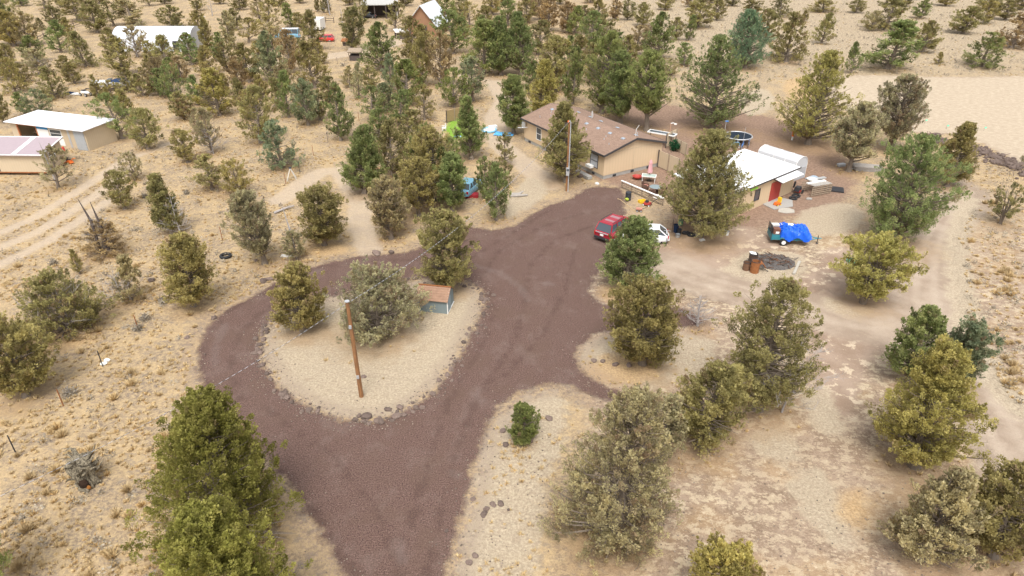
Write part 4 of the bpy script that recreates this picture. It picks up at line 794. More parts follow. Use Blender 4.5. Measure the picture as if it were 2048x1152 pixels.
# --- far barn with A-frame metal roof, the dark open barn
p = at(845, 72); bn = thing('metal_roofed_barn', 'tall A-frame barn with a pale metal roof and brown gable behind the junipers', 'barn', p, R(-14)); w_, d_, e_, r_ = 6.4, 8.5, 2.6, 6.3
mb = MB(); mb.prism([(-w_ / 2, 0), (w_ / 2, 0), (w_ / 2, d_), (-w_ / 2, d_)], 0, e_)
for y in (0, d_): mb.add([(-w_ / 2, y, e_), (w_ / 2, y, e_), (0, y, r_ - .05)], [(0, 1, 2) if y == 0 else (2, 1, 0)])
mb.build('wall', siding('brown_barn_boards', (.30, .17, .10), .3), bn)
mb = MB(); k = (r_ - e_) / (w_ / 2)
mb.slab([(-w_ / 2 - .5, -.6, e_ - .5 * k + .1), (0, -.6, r_ + .1), (0, d_ + .5, r_ + .1), (-w_ / 2 - .5, d_ + .5, e_ - .5 * k + .1)], .12); mb.slab([(0, -.6, r_ + .1), (w_ / 2 + .5, -.6, e_ - .5 * k + .1), (w_ / 2 + .5, d_ + .5, e_ - .5 * k + .1), (0, d_ + .5, r_ + .1)], .12)
mb.build('roof', metal_roof('pale_metal_roof', (.58, .61, .64), .5, (.3, .27, .25), .5, 1), bn); MB().box((0, -.03, 1.2), (2.4, .06, 2.2)).build('door', M_['darkwood'], bn)
p = at(762, 38); db = thing('open_barn', 'dark open-fronted barn with a rusty pale roof at the top edge', 'barn', p, R(6))
MB().slab([(-4.6, -.4, 3.4), (4.4, -.4, 3.4), (4.4, 6, 5.0), (-4.6, 6, 5.0)], .15).build('roof', metal_roof('weathered_metal_roof', (.40, .39, .37), .5, (.25, .2, .16), .6), db)
mb = MB(); mb.box((0, 5.6, 2), (8.6, .15, 4)); mb.box((-4.3, 2.8, 1.7), (.15, 5.4, 3.4)); mb.box((4.2, 2.8, 1.7), (.15, 5.4, 3.4)); mb.build('wall', M_['darkwood'], db)
for x in (-4.2, -1.4, 1.4, 4.1): MB().box((x, -.1, 1.62), (.2, .2, 3.24)).build('post', M_['offwhite'] if x > 4 else M_['darkwood'], db)
# --- small wooden hutch, roofed pen, small white-roofed coop
def hutch(px, py, w, d, h, label, roofm, name='wooden_hutch', ang=0):
    o = thing(name, label, 'animal hutch', at(px, py), R(ang))
    MB().slab([(-w / 2 - .2, -.3, h), (w / 2 + .2, -.3, h), (w / 2 + .2, d + .2, h + .35), (-w / 2 - .2, d + .2, h + .35)], .1).build('roof', roofm, o)
    mb = MB(); mb.box((0, d - .05, h / 2), (w, .08, h)); mb.box((0, d / 2, .45), (w - .1, d - .1, .9)); mb.build('wall', M_['darkwood'], o)
    for sx in (-1, 1): MB().box((sx * (w / 2 - .06), 0, h / 2 - .05), (.12, .12, h - .1)).build('post', M_['wood'], o)
    MB().box((0, -.02, h - .22), (w, .1, .12)).build('fascia', M_['offwhite'], o)
hutch(710, 122, 2.2, 1.6, 1.7, 'small wooden hutch with a brown slanted roof on the bare straw ground', M_['wood'])
hutch(805, 78, 2.6, 1.8, 1.5, 'small white-roofed coop half hidden behind the cone junipers', M_['offwhite'], 'poultry_coop', 20)
hutch(690, 92, 1.0, 1.0, 1.0, 'small brown wooden crate hutch left of the slim dark tree', M_['rust'], 'crate_hutch')
# --- poles and cable
g = NG('cedar_pole'); n = g.noise(3, 5, .75, g.pos((9, 9, .5), obj=True)); n2 = g.noise(1.2, 3, .6, g.pos(obj=True)); g.col(g.mix(g.math('MULTIPLY', n2, .6), g.mix(g.step(n, .4, .62), (.12, .055, .025), (.36, .17, .065)), (.30, .17, .09))); g.bump(n, .6, .02); M_['polewood'] = g.m
def pole(px, py, H, r, label, name='utility_pole', lean=(0, 0), cap=False):
    o = thing(name, label, 'utility pole', at(px, py)); mb = MB(); mb.tube([(0, 0, -.2), (lean[0] * .5, lean[1] * .5, H / 2), (lean[0], lean[1], H)], [r, r * .9, r * .78], 12)
    g = M_['polewood']; mb.build('shaft', g, o, smooth=False); return o
p1 = pole(723, 793, height_for(723, 793, 190), .145, 'bare brown wooden utility pole standing in the pale driveway island', lean=(-.08, 0)); Hp1 = height_for(723, 793, 190)
MB().cyl((-.08, 0, Hp1 - .0), .15, .04, 12).build('pole_cap', M_['silver'], p1); 
for k, z in enumerate((Hp1 * .235, Hp1 * .76)): MB().box((-.02 if k == 0 else -.06, -.16, z), (.16, .08, .22)).build('metal_bracket', M_['silver'], p1)
p2 = pole(1133, 382, height_for(1133, 382, 139), .12, 'brown wooden service pole with a grey meter box in front of the tan house'); Hp2 = height_for(1133, 382, 139)
MB().tube([(.14, -.12, 0), (.14, -.12, Hp2 - .1), (.05, -.12, Hp2 + .12), (-.1, -.15, Hp2 - .05)], .055, 8).build('conduit', M_['silver'], p2)
mb = MB(); mb.box((.02, -.24, Hp2 * .30), (.34, .2, .85)); mt = mb.build('meter_box', M_['silver'], p2); MB().ring((.02, -.36, Hp2 * .33), .09, .04, 'y').build('meter_dial', M_['glass'], mt)
MB().cyl((-.12, -.1, Hp2 - .05), .09, .16, 10).build('insulator', M_['orange'], p2)
def cable(a, b, sag, n=90, r=.016, tw=True):
    a = Vector(a); b = Vector(b); pts = [a.lerp(b, i / n) - Vector((0, 0, 4 * sag * (i / n) * (1 - i / n))) for i in range(n + 1)]; return pts
g = NG('twisted_cable'); sp = g.n('ShaderNodeSeparateXYZ', Vector=g.pos()); fr = g.math('FRACT', g.math('MULTIPLY', g.math('ADD', sp.outputs[0], sp.outputs[1]), 1.9)); g.col(g.mix(g.step(fr, .4, .5), (.09, .09, .09), (.40, .40, .43))); M_['cable'] = g.m
T1 = (p1.location.x - .08, p1.location.y, Hp1 - .12); T2 = (p2.location.x - .1, p2.location.y, Hp2 - .05)
MB().tube(cable(T1, T2, 1.3), .016, 5).build('overhead_cable', M_['cable']); o = bpy.data.objects['overhead_cable']; tag(o, 'twisted black and white cable spanning from the near pole to the meter pole', 'overhead cable')
e = Vector(at(0, 1024, 4.4)); d = (e - Vector(T1)); e = Vector(T1) + d * 1.7; e.z = 6.5
MB().tube(cable(T1, e, 1.55), .012, 5).build('overhead_cable', M_['cable']); o = bpy.data.objects['overhead_cable.001']; tag(o, 'twisted black and white cable running from the near pole off the lower left edge', 'overhead cable')

# ------------------------------------------------------------ vehicles
def wheel(root, x, y, r, w=.2, rim='silver', hub=True):
    s = 1 if y > 0 else -1; o = MB().ring((x, y, r), r * .72, r * .28, 'y', 18, 6).build('wheel', M_['rubber'], root, smooth=True)
    mb = MB(); mb.tube([(x, y - s * .05, r), (x, y + s * .07, r)], r * .6, 14); mb.build('rim', M_[rim], o)
def car(name, label, cat, loc, ang, L, W, H, mat, glass_x, belt, roofx, hood=None, clear=.22, wr=.34, rails=False, roofmat=None, glassmat='glass'):
    # x forward, origin at ground centre.  glass_x=(rear,front) of cabin at belt, roofx=(rear,front) of the roof
    o = thing(name, label, cat, loc, R(ang)); h = L / 2; w = W / 2; hz = hood or belt
    st = [(-h, .42, belt * .80, w * .84), (-h + .12, clear + .06, belt * .96, w * .95), (-h + .7, clear, belt, w), (glass_x[1] - .1, clear, belt, w), (glass_x[1] + .25, clear, hz + .02, w), (h - .5, clear, hz - .05, w * .97), (h - .12, clear + .05, hz - .18, w * .88), (h, .4, hz - .32, w * .74)]
    rings = [[(x, -b * .90, z0), (x, -b, z0 + .14), (x, -b, z0 + (z1 - z0) * .6), (x, -b * .93, z1 - .04), (x, -b * .85, z1), (x, b * .85, z1), (x, b * .93, z1 - .04), (x, b, z0 + (z1 - z0) * .6), (x, b, z0 + .14), (x, b * .90, z0)] for x, z0, z1, b in st]
    MB().loft(rings).build('body', mat, o, smooth=False, bevel=.02)
    gx0, gx1 = glass_x; rx0, rx1 = roofx; a, b = w * .88, w * .70; zr = H - .06
    def rg(x0, x1, y, z): return [(x0, -y, z), (x1, -y, z), (x1, y, z), (x0, y, z)]
    MB().loft([rg(gx0, gx1, a, belt - .03), rg(rx0, rx1, b, zr)]).build('windows', M_[glassmat], o)
    rings = [rg(rx0 - .05, rx1 + .05, b + .04, zr - .02), rg(rx0 + .0, rx1 - .0, b + .02, zr + .04), rg(rx0 + .12, rx1 - .15, b - .1, H)]
    MB().loft(rings).build('roof', roofmat or mat, o, bevel=.02)
    mb = MB()
    for s in (-1, 1):
        for t in (0, .36, .66, 1):
            xb = gx0 + (gx1 - gx0) * t; xt = rx0 + (rx1 - rx0) * t; mb.tube([(xb, s * (a + .012), belt - .03), (xt, s * (b + .03), zr)], .045 if t not in (0, 1) else .06, 4)
    mb.build('pillars', mat, o)
    for x in (-h + .85, h - .85):
        for s in (-1, 1): wheel(o, x, s * (w - .09), wr)
    for s in (-1, 1):
        MB().box((-h + .05, s * w * .78, belt * .78), (.1, .2, .26)).build('tail_light', M_['lamp_red'], o); MB().box((h - .08, s * w * .66, hz - .3), (.14, .32, .14)).build('headlight', M_['white'], o)
    mb = MB(); mb.box((-h - .02, 0, .46), (.14, W * .8, .2)); mb.box((h - .03, 0, .42), (.14, W * .72, .2)); mb.build('bumper', M_['dark'] if rails else mat, o)
    MB().box((-h - .03, 0, belt * .72), (.06, .34, .17)).build('licence_plate', M_['white'], o)
    if rails:
        for s in (-1, 1): MB().tube([(rx0 + .2, s * (b - .02), H + .0), (rx0 + .25, s * (b - .02), H + .07), (rx1 - .25, s * (b - .02), H + .07), (rx1 - .2, s * (b - .02), H)], .025, 5).build('roof_rail', M_['dark'], o)
    return o
def centre(px, py, ang, dx, dy):
    p = V2(at(px, py)); ex, ey = frame(None, ang); q = p + ex * dx + ey * dy; return (q.x, q.y, 0)
suv = car('parked_suv', 'red SUV with roof rails parked nose-in behind the green juniper', 'suv', centre(1186, 479, 50, 2.4, -.93), 50, 4.85, 1.9, 1.78, M_['carred'], (-2.25, 1.15), 1.06, (-1.9, .35), hood=1.06, rails=True, clear=.26, wr=.37)
MB().box((-1.25, 0, 1.785), (.34, .95, .02)).build('sunroof', paint('pink_glare_glass', (.30, .16, .17), .2), suv); MB().box((-.3, 0, 1.785), (.42, .95, .02)).build('sunroof', paint('pink_glare_glass', (.30, .16, .17), .2), suv); MB().box((-2.47, 0, .98), (.05, 1.3, .06)).build('chrome_strip', M_['silver'], suv)
wc = car('parked_car', 'white hatchback parked behind the green juniper next to the red SUV', 'car', centre(1287, 488, 172, 0, -.9), 172, 4.4, 1.75, 1.42, M_['carwhite'], (-2.0, 1.0), .90, (-1.35, .2), hood=.84, clear=.2, wr=.32)
MB().box((-2.2, -.62, .55), (.1, .3, .1)).build('turn_signal', M_['lamp_orange'], wc)
bl = car('old_blue_car', 'pale blue car mostly hidden under the junipers left of the meter pole', 'car', centre(939, 383, 100, 0, 0), 70, 4.3, 1.7, 1.42, M_['carblue'], (-1.7, 1.1), .9, (-1.2, .4), clear=.2, wr=.32)
o = tag(MB().add([], []).box((0, 0, .16), (2.2, .9, .3)).build('red_tarp', paint('dark_red_tarp', (.30, .02, .03), .6)), 'dark red covered bundle on the ground in front of the pale blue car', 'tarp'); p = at(936, 393); o.location = (p[0], p[1], 0)
car('small_red_car', 'bright red small car parked on the straw ground far behind', 'car', centre(648, 84, 0, 0, .8), 183, 4.0, 1.65, 1.4, M_['carred2'], (-1.9, .9), .88, (-1.45, .2), clear=.2, wr=.31)
van = car('camper_van', 'pale blue van with a white roof behind the left trees', 'van', centre(574, 79, 184, 0, -1), 184, 5.2, 2.0, 2.15, M_['carblue'], (-2.5, 1.5), 1.15, (-2.4, 1.0), hood=1.1, clear=.3, wr=.36, roofmat=M_['carwhite'])
car('dark_pickup', 'small black and white vehicle parked by the dark open barn', 'pickup', centre(737, 37, 0, 0, .8), 178, 3.8, 1.6, 1.35, M_['dark'], (-.6, .9), .85, (-.5, .4), clear=.25, wr=.33, roofmat=M_['carwhite'])
# box trailer far
o = thing('box_trailer', 'tall white box trailer behind the pale blue van', 'trailer', at(634, 62), R(-6)); MB().box((0, 1.2, 1.5), (2.2, 3.4, 2.3)).build('body', M_['white'], o, bevel=.05)
for s in (-1, 1): wheel(o, s * 1.05, 1.2, .34)
MB().box((0, -.52, 1.45), (1.9, .05, 2.0)).build('door', M_['offwhite'], o); MB().tube([(0, 2.9, .4), (0, 4.0, .45)], .06).build('tow_bar', M_['dark'], o)
# boat on trailer
bt = thing('motor_boat', 'white motor boat with a dark blue cover parked on a trailer among junipers', 'boat', centre(220, 184, 0, 0, 1.1), R(8)); st = [(-2.9, 1.05, .55, 1.35), (-1.5, 1.15, .5, 1.38), (.3, 1.12, .5, 1.42), (1.7, .85, .62, 1.5), (2.6, .4, .85, 1.58), (3.05, .06, 1.25, 1.62)]
st = [(-x, b, z0, z1) for x, b, z0, z1 in st][::-1]
MB().loft([[(x, 0, z0), (x, -b * .75, z0 + .25), (x, -b, z1), (x, -b * .86, z1 + .02), (x, 0, z1 - .0), (x, b * .86, z1 + .02), (x, b, z1), (x, b * .75, z0 + .25)] for x, b, z0, z1 in st]).build('hull', M_['carwhite'], bt)
MB().loft([[(x, -b, 1.40), (x, -b * .7, z), (x, b * .7, z), (x, b, 1.40)] for x, b, z in ((.3, .9, 1.65), (1.2, .95, 1.85), (2.4, .9, 1.7))]).build('boat_cover', M_['navy'], bt)
MB().loft([[(x, -b, 1.42), (x + .2, -b * .8, 1.8), (x + .2, b * .8, 1.8), (x, b, 1.42)] for x, b in ((-.6, .6), (-.1, .95))]).build('windshield', M_['glass'], bt)
mb = MB(); [mb.box((0, s * .7, .42), (5.6, .1, .1)) for s in (-1, 1)]; mb.box((-3.3, 0, .42), (1.6, .1, .1)); mb.build('trailer_frame', M_['dark'], bt)
for s in (-1, 1): wheel(bt, 1.3, s * 1.08, .33)
MB().box((2.95, 0, 1.3), (.35, .4, .8), top=.7).build('outboard_motor', M_['white'], bt); MB().box((.2, -1.12, .85), (4.2, .02, .1)).build('side_stripe', M_['navy'], bt)
# junk beside the boat
o = thing('scrap_atv', 'dark quad bike with white fenders left of the white boat', 'quad bike', at(172, 192), R(-25)); MB().box((0, 0, .65), (1.5, .5, .3), top=.8).build('body', M_['white'], o); MB().box((-.2, 0, .86), (.7, .35, .14)).build('seat', M_['dark'], o); MB().tube([(.5, 0, .7), (.4, 0, 1.1)], .03).build('steering_column', M_['dark'], o); MB().tube([(.4, -.35, 1.1), (.4, .35, 1.1)], .03).build('handlebar', M_['dark'], o)
for x in (-.6, .6):
    for s in (-1, 1): wheel(o, x, s * .45, .28)
def tarp_mesh(wd, ln, hf, nx_=22, ny_=14, seed=0):
    rg = np.random.default_rng(seed); mb = MB(); vs = []
    for j in range(ny_ + 1):
        for i in range(nx_ + 1):
            u, v = i / nx_, j / ny_; x = (u - .5) * wd; y = (v - .5) * ln; z = hf(u, v)
            vs.append((x + .04 * math.sin(v * 23 + i), y + .04 * math.sin(u * 19 + j), z + rg.uniform(-.025, .025)))
    n = len(vs); fs = [(j * (nx_ + 1) + i, j * (nx_ + 1) + i + 1, (j + 1) * (nx_ + 1) + i + 1, (j + 1) * (nx_ + 1) + i) for j in range(ny_) for i in range(nx_)]
    return mb.add(vs, fs)
o = tag(tarp_mesh(1.8, 1.0, lambda u, v: .1 + .15 * math.sin(u * 3.1) * math.sin(v * 3.1)).build('blue_tarp_heap', M_['navy']), 'dark blue tarp heap on the straw left of the quad bike', 'tarp'); o.location = at(140, 187)
o = tag(tarp_mesh(1.5, .9, lambda u, v: .1 + .2 * math.sin(u * 3.1) * math.sin(v * 3.1)).build('white_tarp_heap', M_['offwhite']), 'crumpled whitish tarp between the dark blue tarp and the quad bike', 'tarp'); o.location = at(153, 189)
# utility trailer with blue tarp
p = centre(1541, 489, -6, 0, 0); tr = thing('utility_trailer', 'teal utility trailer loaded high under a rumpled bright blue tarp', 'trailer', p, R(-6)); TL, TW = 3.3, 1.55; z0 = .48
MB().box((TL / 2, TW / 2, z0 + .03), (TL, TW, .07)).build('bed', M_['wood'], tr)
mb = MB(); mb.box((TL / 2, .0, z0 + .28), (TL, .05, .5)); mb.box((TL / 2, TW, z0 + .28), (TL, .05, .5)); mb.box((TL, TW / 2, z0 + .28), (.05, TW - .06, .5))
for x in (0, TL * .33, TL * .66, TL):
    for y in (0, TW): mb.box((x, y, z0 + .3), (.07, .08, .62))
mb.build('side_panel', M_['teal'], tr)
mb = MB(); [mb.box((-.03, TW * t, z0 + .55), (.05, .05, 1.2)) for t in (0, .2, .4, .6, .8, 1)]; [mb.box((-.03, TW / 2, z0 + z), (.05, TW, .05)) for z in (0, .55, 1.15)]; mb.build('tailgate', M_['dark'], tr)
MB().box((-.06, TW / 2, z0 + .25), (.02, TW - .02, .5)).build('tailgate_panel', M_['teal'], tr)
mb = MB(); mb.tube([(TL, .25, z0), (TL + 1.0, TW / 2, z0)], .05, 4); mb.tube([(TL, TW - .25, z0), (TL + 1.0, TW / 2, z0)], .05, 4); mb.tube([(TL + .95, TW / 2, z0), (TL + 1.3, TW / 2, z0)], .05, 4); mb.build('tow_bar', M_['teal'], tr)
mb = MB(); mb.tube([(TL + .95, TW / 2 - .1, .02), (TL + .95, TW / 2 - .1, .8)], .035); mb.cyl((TL + .95, TW / 2 - .1, 0), .12, .04); mb.build('jack', M_['dark'], tr)
for y in (-.16, TW + .16): wheel(tr, 1.05, y, .34, rim='white')
for y in (-.16, TW + .16): MB().tube([(.62, y, .62), (.75, y, .76), (1.35, y, .76), (1.48, y, .62)], .05, 4).build('fender', M_['teal'], tr)
def hf(u, v):
    x = u * 2.9; e = max(abs(2 * v - 1) ** 9, abs(2 * u - 1) ** 14); h = 1.30 + .26 * math.exp(-((x - .7) / .45) ** 2) + .20 * math.exp(-((x - 2.0) / .55) ** 2) + .08 * math.sin(x * 6 + v * 7) + .05 * math.sin(v * 15 + x * 4) + .035 * math.sin(x * 19 - v * 11)
    low = .62 + .20 * math.sin(x * 4.2 + 1.0) * (1 if v < .5 else .3)
    return h * (1 - e) + e * low
tp = tarp_mesh(2.75, 2.0, hf, 64, 40, 3).build('tarp_cover', paint('blue_tarp', (.005, .10, .62), .42, var=.10, scale=4, bump=.2, spec=.5), tr, smooth=False); tp.location = (TL - 1.26, TW / 2, .05); so = tp.modifiers.new('s', 'SOLIDIFY'); so.thickness = .02
def loose(name, label, cat, px, py, z, size, mat, rzv=0, bev=.02):
    o = tag(MB().box((0, 0, size[2] / 2), size).build(name, M_[mat] if isinstance(mat, str) else mat, bevel=bev), label, cat); q = at(px, py); o.location = (q[0], q[1], z); o.rotation_euler[2] = rzv; return o
bxo = loose('cardboard_box', 'brown box with a pale label at the back of the blue-tarped trailer', 'box', 1550, 487, z0 + .08, (.6, .55, .95), 'brown', R(-6)); q = Vector(p) + Matrix.Rotation(R(-6), 3, 'Z') @ Vector((.38, .38, 0)); bxo.location = (q.x, q.y, z0 + .08)
MB().box((0.05, -.285, .6), (.3, .02, .2)).build('paper_label', M_['white'], bxo)
c2 = loose('grey_tote', 'grey storage tote behind the brown box on the trailer', 'storage tote', 1560, 480, z0 + .08, (.6, .5, .95), 'silver'); q = Vector(p) + Matrix.Rotation(R(-6), 3, 'Z') @ Vector((.40, 1.1, 0)); c2.location = (q.x, q.y, z0 + .08)
MB().box((0, 0, .98), (.64, .54, .06)).build('lid', M_['offwhite'], c2)
c3 = loose('white_mattress_bag', 'white plastic bundle poking out beside the blue tarp', 'bundle', 1570, 478, z0 + .9, (1.1, .35, .35), 'white'); q = Vector(p) + Matrix.Rotation(R(-6), 3, 'Z') @ Vector((1.5, 1.3, 0)); c3.location = (q.x, q.y, z0 + .7)

# ------------------------------------------------------------ yard things
def place(o, px, py, rz_=0): q = at(px, py); o.location = (q[0], q[1], 0); o.rotation_euler[2] = R(rz_); return o
def barrel(px, py, r, h, mat, label, name='rusty_barrel', open_=True, group=None):
    o = thing(name, label, 'barrel', at(px, py), group=group); mb = MB()
    prof = [(r, 0), (r, h * .33), (r * 1.05, h * .34), (r, h * .36), (r, h * .64), (r * 1.05, h * .66), (r, h * .68), (r, h)]
    mb.loft([[(q * math.cos(t), q * math.sin(t), z) for t in np.linspace(0, 2 * math.pi, 19)[:-1]] for q, z in prof] + [[(r * .9 * math.cos(t), r * .9 * math.sin(t), z) for t in np.linspace(0, 2 * math.pi, 19)[:-1]] for z in ((h, h - .35) if open_ else (h,))]); mb.build('drum', mat, o); MB().ring((0, 0, h), r, .025).build('rim', M_['dark'], o)
    if open_: MB().cyl((0, 0, h - .33), r * .88, .02).build('ash', M_['char'], o)
    return o
barrel(1504, 528, .36, 1.0, paint('dark_drum', (.07, .045, .035), .6, var=.4), 'dark burn barrel with a white rag on its rim, rear of the three', 'burn_barrel')
barrel(1508, 544, .36, 1.05, M_['rust'], 'tall orange-rusted barrel, front of the three by the ash heap')
barrel(1492, 539, .30, .7, paint('brown_drum', (.16, .085, .05), .8, var=.4), 'short brown open barrel, leftmost of the three', 'small_barrel')
o = tag(tarp_mesh(.5, .5, lambda u, v: 1.06 - .05 * u).build('white_rag', M_['white']), 'white rag draped on the rim of the dark burn barrel', 'rag'); o.location = (at(1502, 527)[0], at(1502, 527)[1], 0)
o = tarp_mesh(.8, .7, lambda u, v: .3 + .5 * math.sin(u * 3.14)).build('rusted_sheet', M_['rust']); tag(o, 'bent rusty metal sheet leaning against the rusted barrel', 'scrap metal'); o.location = at(1519, 541)
M_['oldboard'] = paint('old_pale_board', (.40, .37, .32), .9, var=.25)
# ash heap
rg = random.Random(11); mb = MB()
c0 = at(1548, 524)
def hp(u, v):
    e = math.hypot((u - .5) * 2, (v - .5) * 2); return max(-.04, .42 * (1 - e ** 1.6)) * (1 + .35 * math.sin(u * 21 + v * 5) * math.sin(v * 17))
ah = thing('ash_heap', 'heap of grey ash and charred sticks from burning in the yard', 'ash heap', c0); tarp_mesh(3.6, 3.0, hp, 34, 28, 5).build('ash', M_['char'], ah)
mb = MB()
for _ in range(130):
    x, y = rg.gauss(0, .75), rg.gauss(0, .6); a = rg.uniform(0, 6.3); l = rg.uniform(.15, .6); zz = max(.02, .40 * (1 - ((x / 1.8) ** 2 + (y / 1.5) ** 2) ** .8)) + .04
    mb.tube([(x - l * math.cos(a), y - l * math.sin(a), zz), (x + l * math.cos(a), y + l * math.sin(a), zz + rg.uniform(-.06, .12))], rg.uniform(.012, .035), 5, mi=rg.choice((0, 0, 1)))
mb.build('charred_sticks', [paint('charred_wood', (.13, .11, .10), .95, var=.6), paint('burnt_rust', (.12, .06, .035), .9, var=.5)], ah)
tag(place(MB().box((0, 0, .09), (2.6, .22, .16)).build('white_plank', M_['oldboard'], bevel=.01), 1593, 537, 60), 'long white timber lying right of the ash heap', 'timber')
# trampoline
p = at(1477, 288); tm = thing('trampoline', 'round black trampoline on a metal frame under the huge green juniper', 'trampoline', (p[0], p[1] + .6, 0)); rT = 1.72
MB().cyl((0, 0, .90), rT * .93, .02, 32).build('mat', paint('trampoline_mat', (.025, .034, .048), .95, var=.1, spec=.05), tm); MB().ring((0, 0, .90), rT, .07, 'z', 36, 6).build('rim', M_['galv'], tm)
for k in range(6): a = k * 1.047 + .2; MB().tube([(rT * .98 * math.cos(a), rT * .98 * math.sin(a), .88), (rT * .98 * math.cos(a), rT * .98 * math.sin(a), .02)], .03).build('leg', M_['galv'], tm)
MB().tube([(-rT + .1, .5, .1), (-rT + .05, .5, 2.6)], .03).build('net_pole', M_['silver'], tm); MB().box((-rT + .15, .5, 2.62), (.4, .1, .12)).build('pole_cap', M_['blueb'], tm); MB().tube([(.15, -rT + .05, .1), (.2, -rT + .05, 2.5)], .02).build('net_pole', M_['silver'], tm)
def bicycle(px, py, ang, mat, label, s=1.0, tilt=0.0):
    o = thing('bicycle', label, 'bicycle', at(px, py), R(ang)); o.rotation_euler[0] = tilt; o.scale = (s, s, s)
    for x in (-.5, .5): w_ = MB().ring((x, 0, .33), .30, .025, 'y', 20, 5).build('wheel', M_['rubber'], o); mb = MB(); [mb.tube([(x, 0, .33), (x + .29 * math.cos(a), 0, .33 + .29 * math.sin(a))], .006, 3) for a in np.linspace(0, 6.28, 9)[:-1]]; mb.ring((x, 0, .33), .27, .015, 'y', 20, 4); mb.build('spokes', M_['silver'], w_)
    mb = MB(); [mb.tube(q, .028, 6) for q in ([(-.5, 0, .33), (-.12, 0, .30), (.36, 0, .74)], [(-.12, 0, .30), (-.22, 0, .80)], [(-.22, 0, .72), (.34, 0, .78)], [(-.5, 0, .33), (-.22, 0, .70)], [(.5, 0, .33), (.34, 0, .85)])]; mb.build('frame', mat, o)
    MB().box((-.23, 0, .84), (.26, .12, .06)).build('saddle', M_['dark'], o); MB().tube([(.22, -.26, .98), (.33, -.1, .95), (.33, .1, .95), (.22, .26, .98)], .018, 5).build('handlebar', M_['silver'], o); MB().tube([(-.12, -.1, .22), (-.12, .1, .38)], .015).build('pedals', M_['dark'], o)
    return o
bicycle(1470, 296, -20, M_['lblue'], 'light blue bicycle leaning in front of the trampoline, left one')
bicycle(1484, 297, 60, M_['blueb'], 'blue bicycle in front of the trampoline, middle one')
bicycle(1496, 294, 70, M_['blueb'], 'deep blue bicycle in front of the trampoline, right one', .95)
bicycle(1332, 485, 80, M_['silver'], 'silver bicycle propped at the back of the white hatchback', 1.1)
# lamp post, marker stake
o = thing('lamp_post', 'short wooden lamp post with a white lamp arm behind the house', 'lamp post', at(1338, 279)); hz = height_for(1338, 279, 32); MB().box((0, 0, hz / 2), (.12, .12, hz)).build('post', paint('pinkish_post', (.42, .25, .17), .8), o); MB().tube([(0, 0, hz), (.3, 0, hz + .08), (.55, 0, hz - .02)], .05).build('lamp_arm', M_['white'], o); MB().box((.6, 0, hz - .08), (.3, .2, .12)).build('lamp_head', M_['white'], o)
o = thing('bollard_post', 'orange post with a white foot beside the yellowish juniper trunk', 'marker post', at(1584, 280)); MB().cyl((0, 0, 0), .12, .5, 10).build('base', M_['white'], o); MB().cyl((0, 0, .5), .14, .7, 10).build('sleeve', M_['orange'], o)
# patio set
o = thing('patio_umbrella', 'closed faded pink patio umbrella by the house gable', 'umbrella', at(1298, 361)); MB().tube([(0, 0, 0), (0, 0, 2.35)], .03).build('pole', M_['dark'], o); MB().cyl((0, 0, 0), .25, .08).build('base', M_['dark'], o)
mb = MB(); mb.loft([[(q * (1 + .25 * math.cos(5 * t)) * math.cos(t), q * (1 + .25 * math.cos(5 * t)) * math.sin(t), z) for t in np.linspace(0, 2 * math.pi, 21)[:-1]] for q, z in ((.24, .95), (.21, 1.3), (.16, 1.8), (.17, 2.05), (.06, 2.4))]); mb.build('canopy', M_['pink'], o)
o = thing('glass_table', 'rectangular glass patio table under the closed pink umbrella', 'table', at(1297, 363), R(-15)); MB().box((0, 0, .70), (1.45, .85, .03)).build('tabletop', paint('pale_glass', (.35, .45, .42), .15), o); mb = MB(); [mb.box(c, d) for c, d in (((0, .45, .70), (1.55, .06, .05)), ((0, -.45, .70), (1.55, .06, .05)), ((.75, 0, .70), (.06, .84, .05)), ((-.75, 0, .70), (.06, .84, .05)))]; mb.build('rim', M_['white'], o)
for sx in (-.68, .68):
    for sy in (-.38, .38): MB().box((sx, sy, .34), (.05, .05, .68)).build('leg', M_['white'], o)
o = thing('fire_bowl', 'low rust-red fire bowl on the ground left of the glass table', 'fire bowl', at(1274, 358)); mb = MB(); mb.loft([[(q * math.cos(t), q * math.sin(t), z) for t in np.linspace(0, 2 * math.pi, 19)[:-1]] for q, z in ((.28, .12), (.5, .22), (.55, .36), (.50, .36), (.3, .20))]); mb.build('bowl', M_['red'], o)
for k in range(3): MB().tube([(.3 * math.cos(k * 2.1), .3 * math.sin(k * 2.1), .2), (.4 * math.cos(k * 2.1), .4 * math.sin(k * 2.1), 0)], .03).build('leg', M_['rust'], o)
o = thing('round_table', 'round dark glass table with wicker chairs left of the big olive juniper', 'table', at(1310, 386)); MB().cyl((0, 0, .68), .68, .03, 24).build('tabletop', paint('smoked_glass', (.22, .27, .28), .2), o); MB().ring((0, 0, .69), .68, .03, 'z', 24).build('rim', M_['wicker'], o)
MB().tube([(0, 0, 0), (0, 0, .66)], [.36, .28], 12).build('pedestal', M_['wicker'], o)
def chair(px, py, ang, label):
    o = thing('wicker_chair', label, 'chair', at(px, py), R(ang), 'wicker chairs round the dark glass table'); MB().box((0, 0, .2), (.6, .6, .36)).build('base', M_['wicker'], o); MB().box((0, 0, .44), (.52, .5, .1)).build('cushion', M_['cushion'], o); MB().box((0, .3, .62), (.6, .09, .62), rx=-.12).build('backrest', M_['wicker'], o)
    for s in (-1, 1): MB().box((s * .31, 0, .5), (.08, .58, .28)).build('armrest', M_['wicker'], o)
chair(1290, 379, 60, 'brown wicker chair with a terracotta cushion left of the round table'); chair(1303, 393, 165, 'brown wicker chair in front of the round table behind the white-topped fence'); chair(1325, 390, 240, 'brown wicker chair right of the round table under the juniper')
